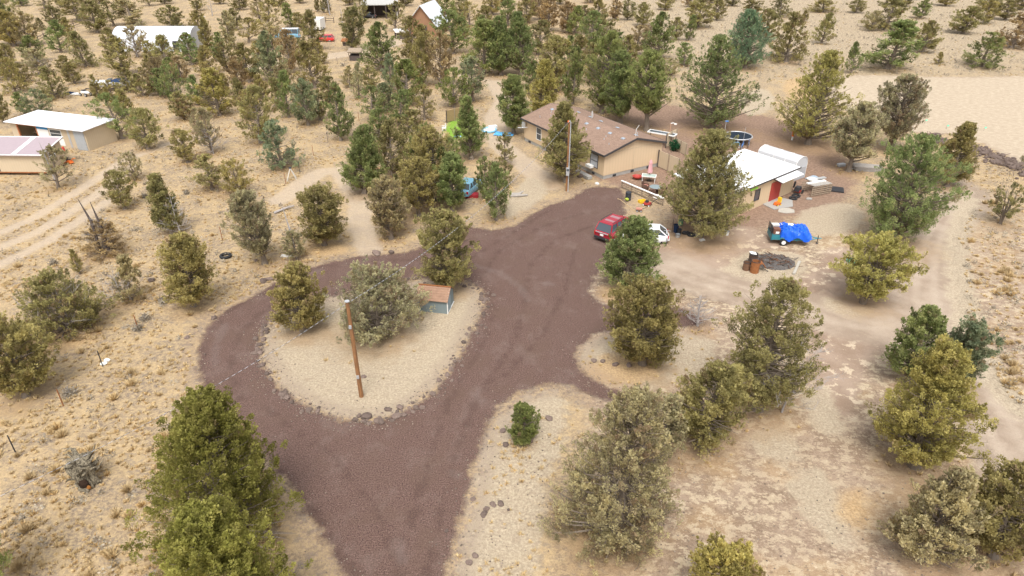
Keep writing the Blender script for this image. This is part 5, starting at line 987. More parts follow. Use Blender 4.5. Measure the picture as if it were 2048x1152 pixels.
# rail fence with white cap
a = Vector(at(1242, 376)); b = Vector(at(1325, 412)); d = b - a; o = thing('rail_fence', 'low rail fence with a broad white cap board edging the patio', 'fence', a, math.atan2(d.y, d.x)); L = d.length
MB().box((L / 2, 0, .86), (L, .2, .06)).build('cap_board', M_['white'], o)
for z in (.2, .42, .64): MB().box((L / 2, 0, z), (L, .04, .10)).build('rail', M_['wood'], o)
for k in range(5): MB().box((L * (k + .02) / 4.05, .06, .415), (.09, .09, .82)).build('post', M_['wood'], o)
barrel(1256, 400, .3, .85, paint('black_bin', (.03, .035, .045), .5), 'black bin with a green and yellow bag by the rail fence', 'trash_bin', open_=False); o = tag(MB().blob((0, 0, 0), .22, 1, 1, .6, seed=3).build('yellow_green_bag', paint('lime_bag', (.35, .42, .05), .5)), 'yellow-green bag leaning on the black bin', 'bag'); q = at(1253, 402); o.location = (q[0], q[1] - .2, .3)
o = thing('lawn_mower', 'red and black lawn mower parked below the rail fence', 'lawn mower', at(1294, 411), R(150)); MB().box((0, 0, .26), (.75, .55, .2), top=.85).build('deck', M_['red'], o); MB().box((0.05, 0, .46), (.32, .3, .24), top=.8).build('engine', M_['dark'], o); MB().tube([(-.35, -.2, .3), (-1.0, -.2, .95), (-1.0, .2, .95), (-.35, .2, .3)], .02).build('handle', M_['dark'], o)
for x in (-.3, .3):
    for s in (-1, 1): wheel(o, x, s * .3, .12, rim='white')
o = thing('yellow_pallet', 'yellow plastic crate beside the red lawn mower', 'crate', at(1284, 405), R(20)); mb = MB(); mb.box((0, 0, .02), (.7, .5, .04)); [mb.box(c, d) for c, d in (((0, .25, .14), (.7, .03, .24)), ((0, -.25, .14), (.7, .03, .24)), ((.35, 0, .14), (.03, .5, .24)), ((-.35, 0, .14), (.03, .5, .24)))]; mb.build('shell', M_['yellow'], o)
tag(place(MB().ring((0, 0, .13), .42, .13, 'z', 22, 7).build('painted_tire', M_['offwhite'], smooth=True), 1314, 396), 'white painted tire lying behind the rail fence', 'tire')
o = thing('red_wagon', 'small faded red tool cart on the pale dirt near the red SUV', 'cart', at(1278, 423), R(-10)); MB().box((0, 0, .3), (.6, .35, .14)).build('tub', M_['cushion'], o); MB().tube([(.3, 0, .3), (.75, 0, .55)], .02).build('handle', M_['dark'], o)
for x in (-.2, .2):
    for s in (-1, 1): wheel(o, x, s * .2, .11)
tag(MB().tube([tuple(at(x, y, .03)) for x, y in ((1235, 397), (1242, 400), (1250, 407), (1259, 414), (1265, 419), (1272, 423))], .03, 5).build('garden_hose', paint('tan_hose', (.55, .40, .22), .7)), 'tan hose trailing over the gravel edge near the black bin', 'hose')
# junk under the big juniper
def bucket(px, py, r, h, mat, label, name='bucket', cat='bucket'):
    o = thing(name, label, cat, at(px, py)); MB().loft([[(q * math.cos(t), q * math.sin(t), z) for t in np.linspace(0, 2 * math.pi, 15)[:-1]] for q, z in ((r * .8, 0), (r, h), (r * .92, h), (r * .76, .1))]).build('body', M_[mat], o); MB().ring((0, 0, h), r, .02).build('rim', M_['dark'], o); return o
bucket(1351, 464, .26, .75, 'navy', 'dark blue drum standing left of the big juniper trunk', 'plastic_drum', 'drum'); bucket(1358, 468, .2, .5, 'dark', 'black bucket right of the dark blue drum'); bucket(1453, 470, .22, .42, 'white', 'white bucket right of the big juniper trunk'); bucket(1355, 474, .24, .3, 'silver', 'dented grey metal pail in front of the dark blue drum', 'metal_pail')
bucket(1361, 449, .26, .5, 'green', 'grey-green planter on the pale dirt above the dark drum', 'planter', 'planter')
tag(place(MB().ring((0, 0, .1), .3, .1, 'z', 20, 6).build('discarded_tire', M_['rubber'], smooth=True), 1382, 471), 'black tire lying on the soil left of the big juniper trunk', 'tire')
tag(place(MB().blob((0, 0, .12), .35, 1.3, .8, .5, seed=8, jit=.3).build('dark_bag', M_['dark']), 1372, 468), 'black plastic bag crumpled between the pail and the tire', 'bag')
tag(place(MB().box((0, 0, .7), (.05, .05, 1.4)).build('thin_stake', M_['darkwood']), 1344, 466), 'thin dark stake standing left of the dark blue drum', 'stake')
tag(place(MB().box((0, 0, .06), (.5, .3, .12), rz=.4).build('white_block', M_['offwhite'], bevel=.02), 1404, 481), 'small white block on the brown dirt in front of the big juniper', 'block')
# annex front
o = thing('concrete_pad', 'pale concrete slab at the red door of the annex', 'concrete pad', at(1560, 410), R(40)); MB().prism([(-1.6, -.3), (.6, -1.1), (2.0, -.2), (1.6, 1.5), (-1.2, 1.4)], -.05, .07).build('slab', M_['concrete'], o)
tag(place(MB().prism([(-.9, -.4), (-.2, -.75), (.7, -.6), (.9, .1), (.5, .6), (-.5, .5)], 0, .05).build('white_sheet', M_['oldboard']), 1571, 421), 'crumpled whitish sheet on the dirt below the concrete pad', 'sheet')
o = thing('toy_truck', 'red and yellow ride-on toy on the concrete pad by the red door', 'toy', at(1554, 411), R(30)); MB().box((0, 0, .25), (.7, .4, .28), top=.85).build('body', M_['orange'], o); MB().box((.25, 0, .58), (.22, .36, .5)).build('cab', M_['yellow'], o)
for x in (-.22, .22):
    for s in (-1, 1): wheel(o, x, s * .22, .12, rim='yellow')
o = thing('hand_truck', 'black two-wheeled garden tractor parts leaning at the annex corner', 'garden machine', at(1594, 386), R(50)); MB().box((0, 0, .5), (.8, .6, .45), top=.8).build('body', M_['dark'], o); MB().box((-.1, -.1, .3), (.5, .5, .2)).build('engine', M_['red'], o)
for c_, r_ in (((.1, .45, .95), .24), ((.35, .55, .55), .22), ((.1, -.5, .25), .24)): MB().ring(c_, r_ * .75, r_ * .27, 'y', 16, 6).build('wheel', M_['rubber'], o); 
o = thing('trellis_pile', 'wooden crib and lattice frames heaped right of the annex', 'wood pile', at(1630, 385), R(22))
mb = MB(); [mb.box((0, -.8, .15 + .22 * k), (2.6, .05, .10)) for k in range(5)]; [mb.box((x, -.8, .55), (.07, .07, 1.1)) for x in (-1.3, 0, 1.3)]; [mb.box((1.3, 0, .15 + .22 * k), (.05, 1.6, .10)) for k in range(5)]; [mb.box((0, .8, .15 + .22 * k), (2.6, .05, .10)) for k in range(5)]; mb.build('crib', M_['wood'], o)
mb = MB(); [mb.box((-1.1 + .2 * k, -.4, 1.16), (.06, .9, .04), rz=.1) for k in range(12)]; mb.build('slats', M_['offwhite'], o); MB().box((0, .15, 1.13), (2.4, .35, .12)).build('white_board', M_['white'], o); MB().box((.9, .75, 1.2), (1.7, .4, .1)).build('blue_grey_board', M_['silver'], o)
tag(place(MB().cyl((0, 0, 1.22), .55, .08, 18).build('round_tabletop', M_['offwhite']), 1619, 380), 'round whitish tabletop lying on the wooden crib', 'tabletop')
tag(place(tarp_mesh(1.6, .9, lambda u, v: .05 + .35 * math.sin(u * 3.1) * math.sin(v * 3.1), 12, 8).build('grey_blue_tarp', paint('grey_blue_tarp', (.28, .36, .44), .6, var=.2)), 1626, 358, 20), 'grey-blue tarp heap behind the wooden crib', 'tarp')
tag(place(MB().box((0, 0, .1), (1.9, 1.3, .18)).build('black_pallet', M_['dark'], bevel=.02), 1668, 380, -20), 'flat black panel lying on the reddish dirt right of the wood pile', 'panel')
tag(place(MB().blob((0, 0, .08), .28, 1.2, .8, .5, seed=9).build('grey_stone', M_['concrete']), 1618, 399), 'single pale grey stone on the dirt below the wood pile', 'stone')
for k, (x, y, r_, lb) in enumerate(((1586, 398, .34, 'front tire of the pair by the concrete pad'), (1592, 393, .36, 'rear tire of the pair by the concrete pad'))): tag(place(MB().ring((0, 0, .1), r_, .1, 'z', 20, 6).build('discarded_tire', M_['rubber'], smooth=True), x, y), lb, 'tire')
tag(place(MB().cyl((0, 0, 0), .55, .12, 20).build('green_lid', M_['green']), 1706, 524), 'green round lid on the dirt behind the lone yellowish juniper', 'lid')
o = thing('lumber_stack', 'weathered lumber stack between the grey juniper and the tall green one', 'lumber', at(1733, 340), R(-12)); mb = MB(); rg = random.Random(2); [mb.box((rg.uniform(-.2, .2), (k % 4 - 1.5) * .35, .08 + .14 * (k // 4)), (3.0, .26, .08), rz=rg.uniform(-.06, .06)) for k in range(16)]; mb.build('planks', M_['greywood'], o)
tag(place(MB().box((0, 0, .15), (.9, .5, .3), rz=.3).build('grey_box', M_['silver'], bevel=.03), 1682, 332), 'grey box on the ground left of the grey juniper trunk', 'box')
# brush and rock berm along the clearing
brm = bpy.data.objects.new('tmp', None); brm.location = at(1950, 300); mb = MB(); rg = random.Random(21); line = [at(*q) for q in ((1858, 272), (1880, 285), (1930, 290), (1975, 308), (2010, 328), (2060, 350), (2120, 375))]; o0 = brm.location
for k in range(620):
    s = rg.uniform(0, len(line) - 1.001); i = int(s); f = s - i; x = line[i][0] * (1 - f) + line[i + 1][0] * f + rg.gauss(0, .8) - o0.x; y = line[i][1] * (1 - f) + line[i + 1][1] * f + rg.gauss(0, .7) - o0.y; r_ = rg.uniform(.08, .34)
    if k % 3: mb.blob((x, y, r_ * .4), r_, 1.2, .9, .7, 6, 4, .25, k)
    else: a = rg.uniform(0, 6.3); mb.tube([(x, y, .15), (x + math.cos(a) * .8, y + math.sin(a) * .8, .3)], .035, 4)
b_ = tag(mb.build('rock_and_brush_berm', M_['rock']), 'berm of rocks and brush along the lower edge of the pale clearing', 'rubble', kind='stuff'); b_.location = brm.location
# left of the ring
def stump():
    o = thing('root_stump', 'upturned grey twisted juniper root stump with a dark hollow in the lower left field', 'stump', at(178, 972), 0.2); H = 2.0; rg = random.Random(6); mb = MB(); ring = []
    prof = [(0, .40), (.12, .48), (.35, .40), (.6, .36), (.85, .44), (1.1, .52), (1.35, .55), (1.55, .42), (1.72, .2)]
    rs = []
    for z, r_ in prof: rs.append([(-.12 * z + r_ * (1 + .26 * math.sin(3 * t + z * 3) + .20 * math.sin(8 * t + z * 4)) * math.cos(t), .3 * z + r_ * (1 + .26 * math.sin(3 * t + z * 3) + .20 * math.sin(8 * t + z * 4)) * math.sin(t), z) for t in np.linspace(0, 2 * math.pi, 49)[:-1]])
    mb.loft(rs)
    for k in range(34):
        a = rg.uniform(0, 6.3); z = rg.uniform(.5, 1.7); l = rg.uniform(.3, .85); x0, y0 = -.12 * z + .3 * math.cos(a), .3 * z + .3 * math.sin(a); mb.tube([(x0, y0, z), (x0 + l * .6 * math.cos(a), y0 + l * .6 * math.sin(a), z + .25), (x0 + l * math.cos(a + .5), y0 + l * math.sin(a + .5), z + rg.uniform(.1, .6))], [.10, .055, .012], 6)
    mb.build('trunk', M_['stumpwood'], o)
    MB().blob((-.06, -.30, .42), .27, 1, .7, 1.2, seed=2).build('hollow', paint('rotten_dark_wood', (.03, .015, .008), 1), o); MB().blob((.14, -.36, .25), .13, 1, .6, 1.2, seed=4).build('rotten_core', paint('orange_rot', (.32, .13, .03), .9), o)
g = NG('twisted_root_wood'); n = g.noise(3.5, 6, .8, g.pos((4, 4, .8), obj=True), 1.0); g.col(g.mix(g.step(n, .38, .6), (.045, .035, .025), (.36, .31, .22))); g.bump(n, 1.0, .08); M_['stumpwood'] = g.m
stump()
tag(place(MB().ring((0, 0, .13), .42, .13, 'z', 22, 7).build('discarded_tire', M_['rubber'], smooth=True), 452, 514), 'black tire lying in the straw field left of the thin grey juniper', 'tire')
tag(place(MB().blob((0, 0, .08), .22, 1.2, .8, .5, seed=12).build('white_debris', M_['white']), 208, 729), 'white scrap in the left field, nearer of the pair', 'debris'); tag(place(MB().blob((0, 0, .08), .2, 1.2, .8, .5, seed=13).build('white_debris', M_['white']), 215, 722), 'white scrap in the left field, farther of the pair', 'debris')
o = thing('step_ladder', 'white A-shaped step ladder standing in the straw by the bushy blue-green juniper', 'ladder', at(584, 359), R(15)); mb = MB()
for s in (-1, 1):
    for t in (-.25, .25): mb.tube([(s * .5, t, 0), (0, t * .7, 1.35)], .035, 4)
for z in (.3, .6, .9, 1.2): k = 1 - z / 1.35; mb.tube([(.5 * k, -.25 + .05 * z, z), (.5 * k, .25 - .05 * z, z)], .025, 4); mb.tube([(-.5 * k, -.25 + .05 * z, z), (-.5 * k, .25 - .05 * z, z)], .02, 4)
mb.build('frame', M_['offwhite'], o); MB().box((0, 0, 1.37), (.3, .4, .06)).build('top_step', M_['dark'], o)
a, b = Vector(at(548, 426, .12)), Vector(at(588, 411, .25)); tag(MB().tube([a, a.lerp(b, .5) + Vector((0, 0, .05)), b], [.13, .11, .06], 7).build('fallen_log', M_['deadwood']), 'silvery fallen log lying in the straw field', 'log')
o = thing('driftwood_log', 'grey forked log on the gravel edge right of the pale blue car', 'log', at(1038, 392)); MB().tube([(-.9, 0, .15), (0, 0, .2), (.5, .2, .5)], [.2, .18, .05], 7).build('trunk', M_['greywood'], o); MB().tube([(-.9, -.2, .1), (.1, -.2, .15), (.9, 0, .12)], [.16, .14, .1], 7).build('limb', M_['greywood'], o)
# wire fence T-posts of the left field
for k, (x, y, lb) in enumerate(((206, 733, 'beside the two white scraps'), (127, 812, 'beside the pale sagebrush clump below the round juniper'), (31, 905, 'in the lower left field near the left edge'), (277, 660, 'right of the broad juniper in the left field'), (342, 600, 'left of the short-trunked olive juniper'), (445, 480, 'between the tall juniper and the thin grey juniper'), (531, 416, 'left end of the silvery fallen log'), (572, 368, 'left of the white step ladder'), (600, 345, 'right of the white step ladder'), (627, 311, 'below the two-track bend'), (656, 285, 'left of the clear trunk by the two-track'), (718, 242, 'left of the small vivid tree'), (675, 128, 'left of the wooden hutch'))):
    o = tag(MB().box((0, 0, .65), (.045, .045, 1.3)).box((0, .02, .62), (.02, .05, 1.2)).build('fence_post', M_['rust'] if k % 2 else M_['dark']), 'thin metal fence post ' + lb, 'fence post', 'metal fence posts in the left field'); o.location = at(x, y)
# corral rails at far left
for k, (x0, y0, x1, y1, lb) in enumerate(((78, 84, 100, 72, 'wooden corral rails at far left below the tall trees'), (132, 62, 165, 50, 'wooden corral rails behind the green cone juniper at far left'), (228, 28, 262, 22, 'wooden corral rails at the top left beyond the quonset hut'), (636, 44, 668, 46, 'low dark timber rail right of the white box trailer'))):
    a, b = Vector(at(x0, y0)), Vector(at(x1, y1)); d = b - a; o = thing('corral_fence', lb, 'fence', a, math.atan2(d.y, d.x)); L = d.length
    for z in (.5, 1.0): MB().tube([(0, 0, z), (L, 0, z)], .06, 5).build('rail', M_['darkwood'], o)
    for t in (0, .5, 1): MB().tube([(L * t, 0, 0), (L * t, 0, 1.3)], .08, 5).build('post', M_['darkwood'], o)
o = thing('orange_mower', 'orange garden tiller with a black engine by the cabin corner', 'tiller', at(139, 327), R(-20)); MB().box((0, 0, .25), (1.1, .5, .22), top=.7).build('body', M_['orange'], o); MB().box((-.35, 0, .52), (.4, .4, .36), top=.8).build('engine', M_['dark'], o); MB().tube([(.3, 0, .3), (.9, 0, .75), (1.2, 0, .75)], .04).build('handle', M_['orange'], o)
for s in (-1, 1): wheel(o, -.2, s * .32, .2)
o = thing('red_gas_can', 'red can standing between the two left sheds', 'fuel can', at(127, 302)); MB().box((0, 0, .25), (.35, .25, .5), top=.8).build('body', M_['carred2'], o); MB().tube([(.05, 0, .5), (.15, 0, .62)], .03).build('spout', M_['yellow'], o)
p = at(8, 296); o = thing('scrap_bike', 'blue-grey motorcycle left of the open workshop bay', 'motorcycle', p, R(30)); MB().box((0, 0, .6), (.8, .25, .3), top=.7).build('body', M_['lblue'], o); MB().box((-.3, 0, .82), (.5, .24, .1)).build('seat', M_['dark'], o); MB().tube([(.4, -.3, 1.0), (.4, .3, 1.0)], .02).build('handlebar', M_['silver'], o)
for x in (-.6, .65): MB().ring((x, 0, .3), .24, .07, 'y').build('wheel', M_['rubber'], o)
# lawn corner: chair, pale fence, tarps, toys
o = thing('plastic_chair', 'white plastic garden chair at the edge of the green lawn', 'chair', at(888, 262), R(-70)); MB().box((0, 0, .42), (.5, .5, .05)).build('seat', M_['white'], o); mb = MB(); [mb.box((-.2 + .1 * k, .25, .68), (.06, .04, .5)) for k in range(5)]; mb.box((0, .25, .93), (.52, .05, .08)); mb.build('backrest', M_['white'], o)
for sx in (-.22, .22):
    for sy in (-.22, .22): MB().box((sx, sy, .2), (.05, .05, .4)).build('leg', M_['white'], o)
for sx in (-.27, .27): MB().box((sx, 0, .64), (.05, .5, .05)).build('armrest', M_['white'], o)
a, b = Vector(at(893, 246)), Vector(at(925, 238)); d = b - a; fence(a, b, 1.7, 'brownish reed screen behind the small green lawn', 'reed_screen', 'reed') if 'reed' in M_ else None
o = tag(tarp_mesh(2.6, 1.6, lambda u, v: .04 + .06 * abs(math.sin(u * 9 + v * 4)), 18, 12, 4).build('ground_tarp', paint('sky_blue_tarp', (.10, .38, .68), .5)), 'sky blue ground tarp spread left of the house under a trunk', 'tarp'); place(o, 1008, 269, -12)
o = thing('kiddie_pool', 'pale blue and white plastic pool and play pieces left of the blue tarp', 'paddling pool', at(978, 262)); MB().ring((0, 0, .15), .95, .15, 'z', 22, 6).build('rim', M_['lblue'], o); MB().cyl((0, 0, .02), .92, .1, 20).build('liner', M_['white'], o); MB().box((.5, .5, .35), (1.1, .5, .5), rz=.4).build('slide', M_['white'], o)
o = tag(tarp_mesh(.9, .5, lambda u, v: .05 + .1 * math.sin(u * 3.1), 8, 5).build('blue_cloth', M_['lblue']), 'small blue cloth on the near edge of the lawn', 'cloth'); place(o, 916, 274)
tag(place(MB().box((0, 0, .12), (1.2, .5, .2)).build('wood_sheet', paint('pale_orange_board', (.5, .28, .15), .8)), 750, 340, 20), 'pale orange board lying behind the conical juniper by the two-track', 'board')
tag(place(MB().box((0, 0, .2), (2.6, .6, .35)).build('concrete_steps', M_['concrete'], bevel=.02), 1166, 352, 121), 'low grey concrete ramp along the house wall by the service pole', 'ramp')
tag(place(MB().blob((0, 0, .14), .38, 1.1, .9, .7, seed=30).build('boulder', M_['rock']), 1161, 354), 'brown boulder at the end of the ramp near the service pole', 'rock'); tag(place(MB().blob((0, 0, .1), .25, 1.1, .9, .7, seed=31).build('pale_boulder', M_['offwhite']), 1194, 369), 'whitish stone in front of the house corner', 'rock')
tag(place(MB().box((0, 0, .02), (1.3, .5, .04)).build('pale_board', M_['offwhite']), 577, 512), 'pale board on the straw beside the small juniper by the driveway', 'board')
o = tag(MB().box((0, 0, .05), (2.6, .5, .1)).build('pale_pipe', M_['silver']), 'pale blue-grey sheet on the ground beyond the quonset hut', 'sheet'); place(o, 400, 34)
o = thing('garden_shrub', 'small green shrub inside the cream fence beside the house', 'shrub', at(1349, 302)); V_, F_ = leaf_cloud(np.random.default_rng(3), np.random.default_rng(4).normal(0, .35, (26, 3)) * [1, 1, .8] + [0, 0, .75], np.full(26, .28), .6, 40, .16); mm = np_mesh('foliage', V_, F_, M_['leaf'], {'tint': np.full(len(F_), .4), 'brown': np.zeros(len(F_))}); q = link('foliage', mm, o); q.color = (.03, .12, .05, 1); MB().tube([(0, 0, 0), (0, 0, .7)], .05).build('stem', M_['bark'], o)
for x, y, lb in ((1849, 247, 'leftmost green flag marker on the pale clearing'), (1892, 258, 'middle green flag marker on the pale clearing'), (1967, 262, 'rightmost green flag marker on the pale clearing')):
    o = thing('survey_flag', lb, 'survey flag', at(x, y), group='green flags on the clearing'); MB().tube([(0, 0, 0), (0, 0, .55)], .012, 4).build('wire', M_['dark'], o); MB().box((.14, 0, .46), (.28, .02, .2)).build('flag', paint('mint_green', (.25, .75, .5), .6), o)

# ------------------------------------------------------------ rocks
rock_me = []
for k in range(8):
    o = MB().blob((0, 0, .12), .5, 1.15, .9, .72, 9, 6, .22, 40 + k).build('rock', M_['rock']); rock_me.append(o.data); bpy.data.objects.remove(o)
rg = random.Random(17); hole = [tuple(p) for p in GR_HOLE]; cnt = 0; NH = len(hole)
def rock(x, y, r, label, group=None):
    o = bpy.data.objects.new('rock', rg.choice(rock_me)); col.objects.link(o); o.location = (x, y, 0); s = r * 2; o.scale = (s * rg.uniform(.85, 1.2), s * rg.uniform(.85, 1.15), s * rg.uniform(.75, 1.1)); o.rotation_euler[2] = rg.uniform(0, 6.3); tag(o, label, 'rock', group)
for k in range(215):
    i = rg.randrange(NH); a, b = hole[i], hole[(i + 1) % NH]; t = rg.random(); x, y = a[0] + t * (b[0] - a[0]), a[1] + t * (b[1] - a[1])
    if y > 50 and rg.random() < .7: continue
    right = x > -8; r = abs(rg.gauss(.07, .05)) + .05; sec = ['right', 'far right', 'far', 'far left', 'left', 'near left', 'near', 'near right'][int(((math.degrees(math.atan2(y - 38.5, x + 9.5)) + 22.5) % 360) // 45)]
    rock(x + rg.gauss(0, .38 if right else .18), y + rg.gauss(0, .38 if right else .18), r, 'small lava rock in the stone ring on the %s rim of the driveway island' % sec, 'rocks ringing the driveway island')
for x, y, r, lb in ((733, 834, .34, 'largest grey-brown boulder at the near rim of the driveway island'), (618, 821, .2, 'reddish rock left of the largest boulder on the near rim'), (604, 823, .16, 'flatter reddish rock left of another on the near rim'), (568, 790, .22, 'dark grey rock on the lower left rim of the island'), (574, 797, .2, 'dark rock just below another on the lower left rim'), (776, 820, .2, 'flat brown stone right of the largest island boulder'),
    (521, 706, .22, 'grey rock on the left rim of the island'), (520, 690, .2, 'pale grey rock on the left rim, upper of two'), (525, 730, .2, 'rust coloured rock on the left rim of the island'), (534, 660, .2, 'dark rock at the upper left rim of the island'), (727, 754, .18, 'dark stone beside the foot of the near utility pole'),
    (968, 1029, .2, 'round brown rock of the cluster right of the driveway, lowest'), (973, 1019, .16, 'reddish rock behind the lowest of the driveway cluster'), (986, 1010, .17, 'dark rock in the middle of the driveway cluster'), (1001, 1008, .18, 'grey rock at the right of the driveway cluster'), (946, 999, .14, 'small dark rock left of the driveway cluster'), (938, 1126, .17, 'brown rock near the bottom edge right of the driveway'), (950, 1112, .15, 'dark rock above the one near the bottom edge'), (1017, 1020, .09, 'tiny dark stone right of the driveway cluster'),
    (1098, 838, .25, 'long dark rock right of the small green cone juniper'), (1006, 862, .2, 'reddish rock left of the small green cone juniper'), (1012, 890, .2, 'rusty rock below left of the small green cone juniper'), (1060, 884, .18, 'brown rock at the foot of the small green cone juniper'), (1188, 722, .2, 'leftmost dark rock on the sandy patch'), (1206, 723, .2, 'dark rock second from left on the sandy patch'), (1231, 730, .2, 'dark rock third from left on the sandy patch'), (1258, 731, .2, 'dark rock nearest the trunk on the sandy patch'),
    (527, 563, .35, 'grey boulder at the upper left edge of the driveway ring'), (540, 560, .28, 'dark boulder right of the grey one at the ring edge'), (753, 508, .4, 'brown rock at the far edge of the driveway ring'), (783, 506, .3, 'dark grey rock right of the brown one at the far ring edge'), (428, 637, .22, 'dark rock left of the driveway ring'), (374, 676, .18, 'reddish stone in the straw left of the driveway ring'), (512, 522, .2, 'small dark rock left of the thin grey juniper trunk'), (303, 562, .3, 'rusty rock below the short-trunked olive juniper'), (893, 1122 - 60, .1, 'little dark stone on the gravel edge at the bottom')):
    p = at(x, y); rock(p[0], p[1], r, lb)

# ------------------------------------------------------------ loose stuff: grass, sage, rubble
def scatter(n, seed, boxes, cond):
    rg = np.random.default_rng(seed); out = []
    px = []; 
    for (x0, y0, x1, y1, m) in boxes: px.append(np.stack([rg.uniform(x0, x1, m), rg.uniform(y0, y1, m)], 1))
    P = np.concatenate(px); d = [at(a, b)[:2] for a, b in P]; P = np.array(d); k = np.sin(P[:, 0] * .55 + 1.7 * np.sin(P[:, 1] * .31 + seed)) * np.sin(P[:, 1] * .47 + 1.3 * np.sin(P[:, 0] * .39)); P = P[rg.uniform(-1.2, 1.0, len(P)) < k]; return P[cond(P[:, 0], P[:, 1])]
GRv = lambda X, Y: field_gravel(X, Y)
bl_poly = [np.array([(o.location.x + (Matrix.Rotation(o.rotation_euler[2], 3, 'Z') @ Vector(c)).x, o.location.y + (Matrix.Rotation(o.rotation_euler[2], 3, 'Z') @ Vector(c)).y) for c in cs]) for o, cs in
    ((hr, [(-.3, -.3, 0), (8.8, -.3, 0), (8.8, 16.6, 0), (-.3, 16.6, 0)]), (an, [(0, -.5, 0), (12.6, -.5, 0), (12.6, 7, 0), (0, 7, 0)]), (ws, [(-.3, -.5, 0), (12.5, -.5, 0), (12.5, 4.6, 0), (-.3, 4.6, 0)]), (cb, [(-.3, -.4, 0), (9.8, -.4, 0), (9.8, 4, 0), (-.3, 4, 0)]), (ph, [(-2.5, -.1, 0), (.2, -.1, 0), (.2, 2, 0), (-2.5, 2, 0)]), (q_, [(-7.8, 0, 0), (7.8, 0, 0), (7.8, 8.2, 0), (-7.8, 8.2, 0)]))]
def open_ground(X, Y, gm=-.35, dm=-.3, tm=.1):
    m = (field_gravel(X, Y) < gm) & (field_dirt(X, Y) < dm) & (field_track(X, Y) < -tm)
    for q in bl_poly: m &= sd_poly(X, Y, q) < -.05
    return m
def tufts(name, P, size, nb, seed, mat, label, cat, wide=.5, flat=.6, bw=.03):
    rg = np.random.default_rng(seed); n = len(P); s = size * rg.uniform(.5, 1.5, n) ; P = np.repeat(P, nb, 0); S = np.repeat(s, nb); k = len(S); az = rg.uniform(0, 6.283, k); rr = S * wide * rg.uniform(0, 1, k) ** .7
    bx = P[:, 0] + rr * .45 * np.cos(az); by = P[:, 1] + rr * .45 * np.sin(az); tx = P[:, 0] + rr * 1.25 * np.cos(az); ty = P[:, 1] + rr * 1.25 * np.sin(az); h = S * flat * rg.uniform(.5, 1.1, k) * (1 - .4 * rr / (S * wide + 1e-6)); wv = (bw + .05 * S)
    a2 = rg.uniform(0, 6.283, k); wx, wy = wv * np.cos(a2), wv * np.sin(a2)
    V = np.stack([np.stack([bx - wx, by - wy, np.full(k, .002)], 1), np.stack([bx + wx, by + wy, np.full(k, .002)], 1), np.stack([tx, ty, h], 1)], 1).reshape(-1, 3); F = np.arange(len(V)).reshape(-1, 3)
    t = np.clip(np.repeat(rg.uniform(.05, .9, n), nb) + rg.normal(0, .12, k), 0, 1); me = np_mesh(name, V, F, mat, {'tint': t}); return tag(link(name, me), label, cat, kind='stuff')
far_ok = lambda X, Y: open_ground(X, Y)
PG = scatter(0, 5, [(0, 560, 560, 1152, 3800), (0, 300, 640, 600, 4200), (1930, 330, 2048, 860, 900), (1900, 300, 2048, 500, 300), (440, 380, 900, 560, 700), (0, 120, 1000, 330, 4000), (1200, 0, 2048, 170, 2400), (900, 780, 1300, 1152, 260), (1150, 660, 1480, 800, 120), (0, 0, 1200, 140, 1500)], far_ok)
tufts('dry_grass', PG, .26, 22, 9, M_['grass'], 'pale dry bunch grass tufts over the open ground', 'grass', wide=.62, flat=.65, bw=.018)
PL = scatter(0, 25, [(0, 640, 420, 1152, 130), (0, 380, 500, 640, 90), (1940, 400, 2048, 860, 90)], lambda X, Y: open_ground(X, Y) & (sd_poly(X, Y, GR_HOLE) < 0))
tufts('bunch_grass', PL, .50, 110, 10, M_['grass'], 'larger golden bunch grass clumps in the straw field', 'grass', wide=.6, flat=.75, bw=.012)
PT = np.concatenate([np.random.default_rng(50 + i).normal(0, max(.6, r * .45), (26, 2)) + (x, y - .2) for i, (x, y, r, h) in enumerate(TREEPOS) if i % 2 == 0]); PT = PT[open_ground(PT[:, 0], PT[:, 1])]
tufts('tree_base_grass', PT, .26, 14, 12, M_['grass'], 'straw coloured grass gathered around the juniper trunks', 'grass', wide=.6, flat=.8)
PS = scatter(0, 8, [(0, 560, 500, 1152, 150), (0, 300, 640, 600, 260), (1930, 330, 2048, 860, 170), (1200, 0, 2048, 160, 1900), (0, 120, 1000, 330, 350), (420, 380, 640, 520, 60)], far_ok)
def sage(name, P, size, seed, label, nl=34):
    rg = np.random.default_rng(seed); n = len(P); s = size * rg.uniform(.5, 1.4, n); C = np.stack([P[:, 0], P[:, 1], s * .35], 1); V, F = leaf_cloud(rg, C, s * .75, .5, nl, .13); V[:, 2] = np.clip(V[:, 2], .01, None) * .8
    me = np_mesh(name, V, F, M_['sage'], {'tint': np.clip(np.repeat(rg.uniform(0, 1, n), nl) + rg.normal(0, .15, n * nl), 0, 1)}); return me
tag(link('sagebrush_cover', sage('sagebrush_cover', PS, .42, 4, '')), 'low grey sagebrush scattered over the open ground', 'sagebrush', kind='stuff')
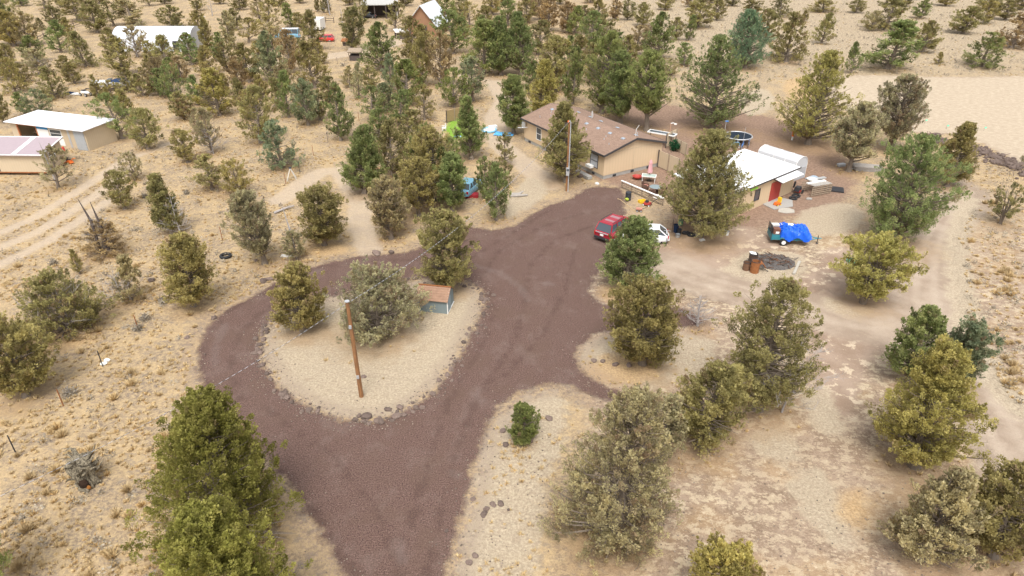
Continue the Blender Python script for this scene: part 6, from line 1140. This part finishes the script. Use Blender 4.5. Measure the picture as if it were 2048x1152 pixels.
for k, (x, y, s, lb) in enumerate(((140, 790, .75, 'pale grey sagebrush clump with straw beside it below the rounded left juniper'), (326, 606, .5, 'grey sagebrush left of the short-trunked juniper'), (275, 660, .45, 'grey sagebrush right of the broad juniper'), (290, 640, .5, 'dull grey sagebrush upper of a row in the left field'), (372, 388, .4, 'grey sagebrush in the straw above the tall juniper'), (685, 132, .8, 'grey sagebrush below the wooden hutch'), (106, 528, .4, 'grey sagebrush at the left two-track edge'), (290, 395, .5, 'grey sagebrush beside the round grey-green juniper'))):
    p = at(x, y); me = sage('foliage', np.array([[0, 0], [.25 * s, .1], [-.3 * s, .15], [.1, -.2 * s]]), s, 60 + k, '', 90); o = thing('sagebrush', lb, 'shrub', p); link('foliage', me, o); m_ = twig_mesh(k, s * .9, s * .6, 8, 3, r0=.02, base=.05); m_.build('stem', M_['deadwood'], o)
# rubble: small stones along the driveway and scattered
rg = np.random.default_rng(77); allE = np.concatenate([GR_OUT, GR_HOLE, GR_HOLE, GR_HOLE]); idx = rg.integers(0, len(allE), 4200); E_ = allE[idx] + rg.normal(0, .55, (4200, 2)); S2 = scatter(0, 31, [(0, 560, 500, 1152, 900), (1230, 780, 1900, 1152, 1100), (900, 860, 1100, 1152, 600), (1200, 0, 2048, 160, 900), (1950, 350, 2048, 900, 300), (540, 600, 960, 830, 300)], lambda X, Y: open_ground(X, Y, -.1, -5)); E_ = np.concatenate([E_, S2])
oct_v = np.array([[1, 0, 0], [0, 1, 0], [-1, 0, 0], [0, -1, 0], [0, 0, 1], [0, 0, -.4]]); oct_f = np.array([[0, 1, 4], [1, 2, 4], [2, 3, 4], [3, 0, 4], [1, 0, 5], [2, 1, 5], [3, 2, 5], [0, 3, 5]])
n = len(E_); sc = rg.uniform(.018, .062, n); an_ = rg.uniform(0, 6.28, n); ca, sa = np.cos(an_), np.sin(an_); v = oct_v[None] * sc[:, None, None] * rg.uniform(.6, 1.4, (n, 6, 1)); x = v[..., 0] * ca[:, None] - v[..., 1] * sa[:, None]; y = v[..., 0] * sa[:, None] + v[..., 1] * ca[:, None]
V = np.stack([x + E_[:, 0][:, None], y + E_[:, 1][:, None], v[..., 2] * .8 + .012], -1).reshape(-1, 3); F = (oct_f[None] + (np.arange(n) * 6)[:, None, None]).reshape(-1, 3)
me = np_mesh('loose_stones', V, F, M_['stones'], {'tint': np.repeat(rg.uniform(0, 1, n), 8)}); tag(link('loose_stones', me), 'small loose stones along the driveway edges', 'stones', kind='stuff')
bpy.context.view_layer.update()
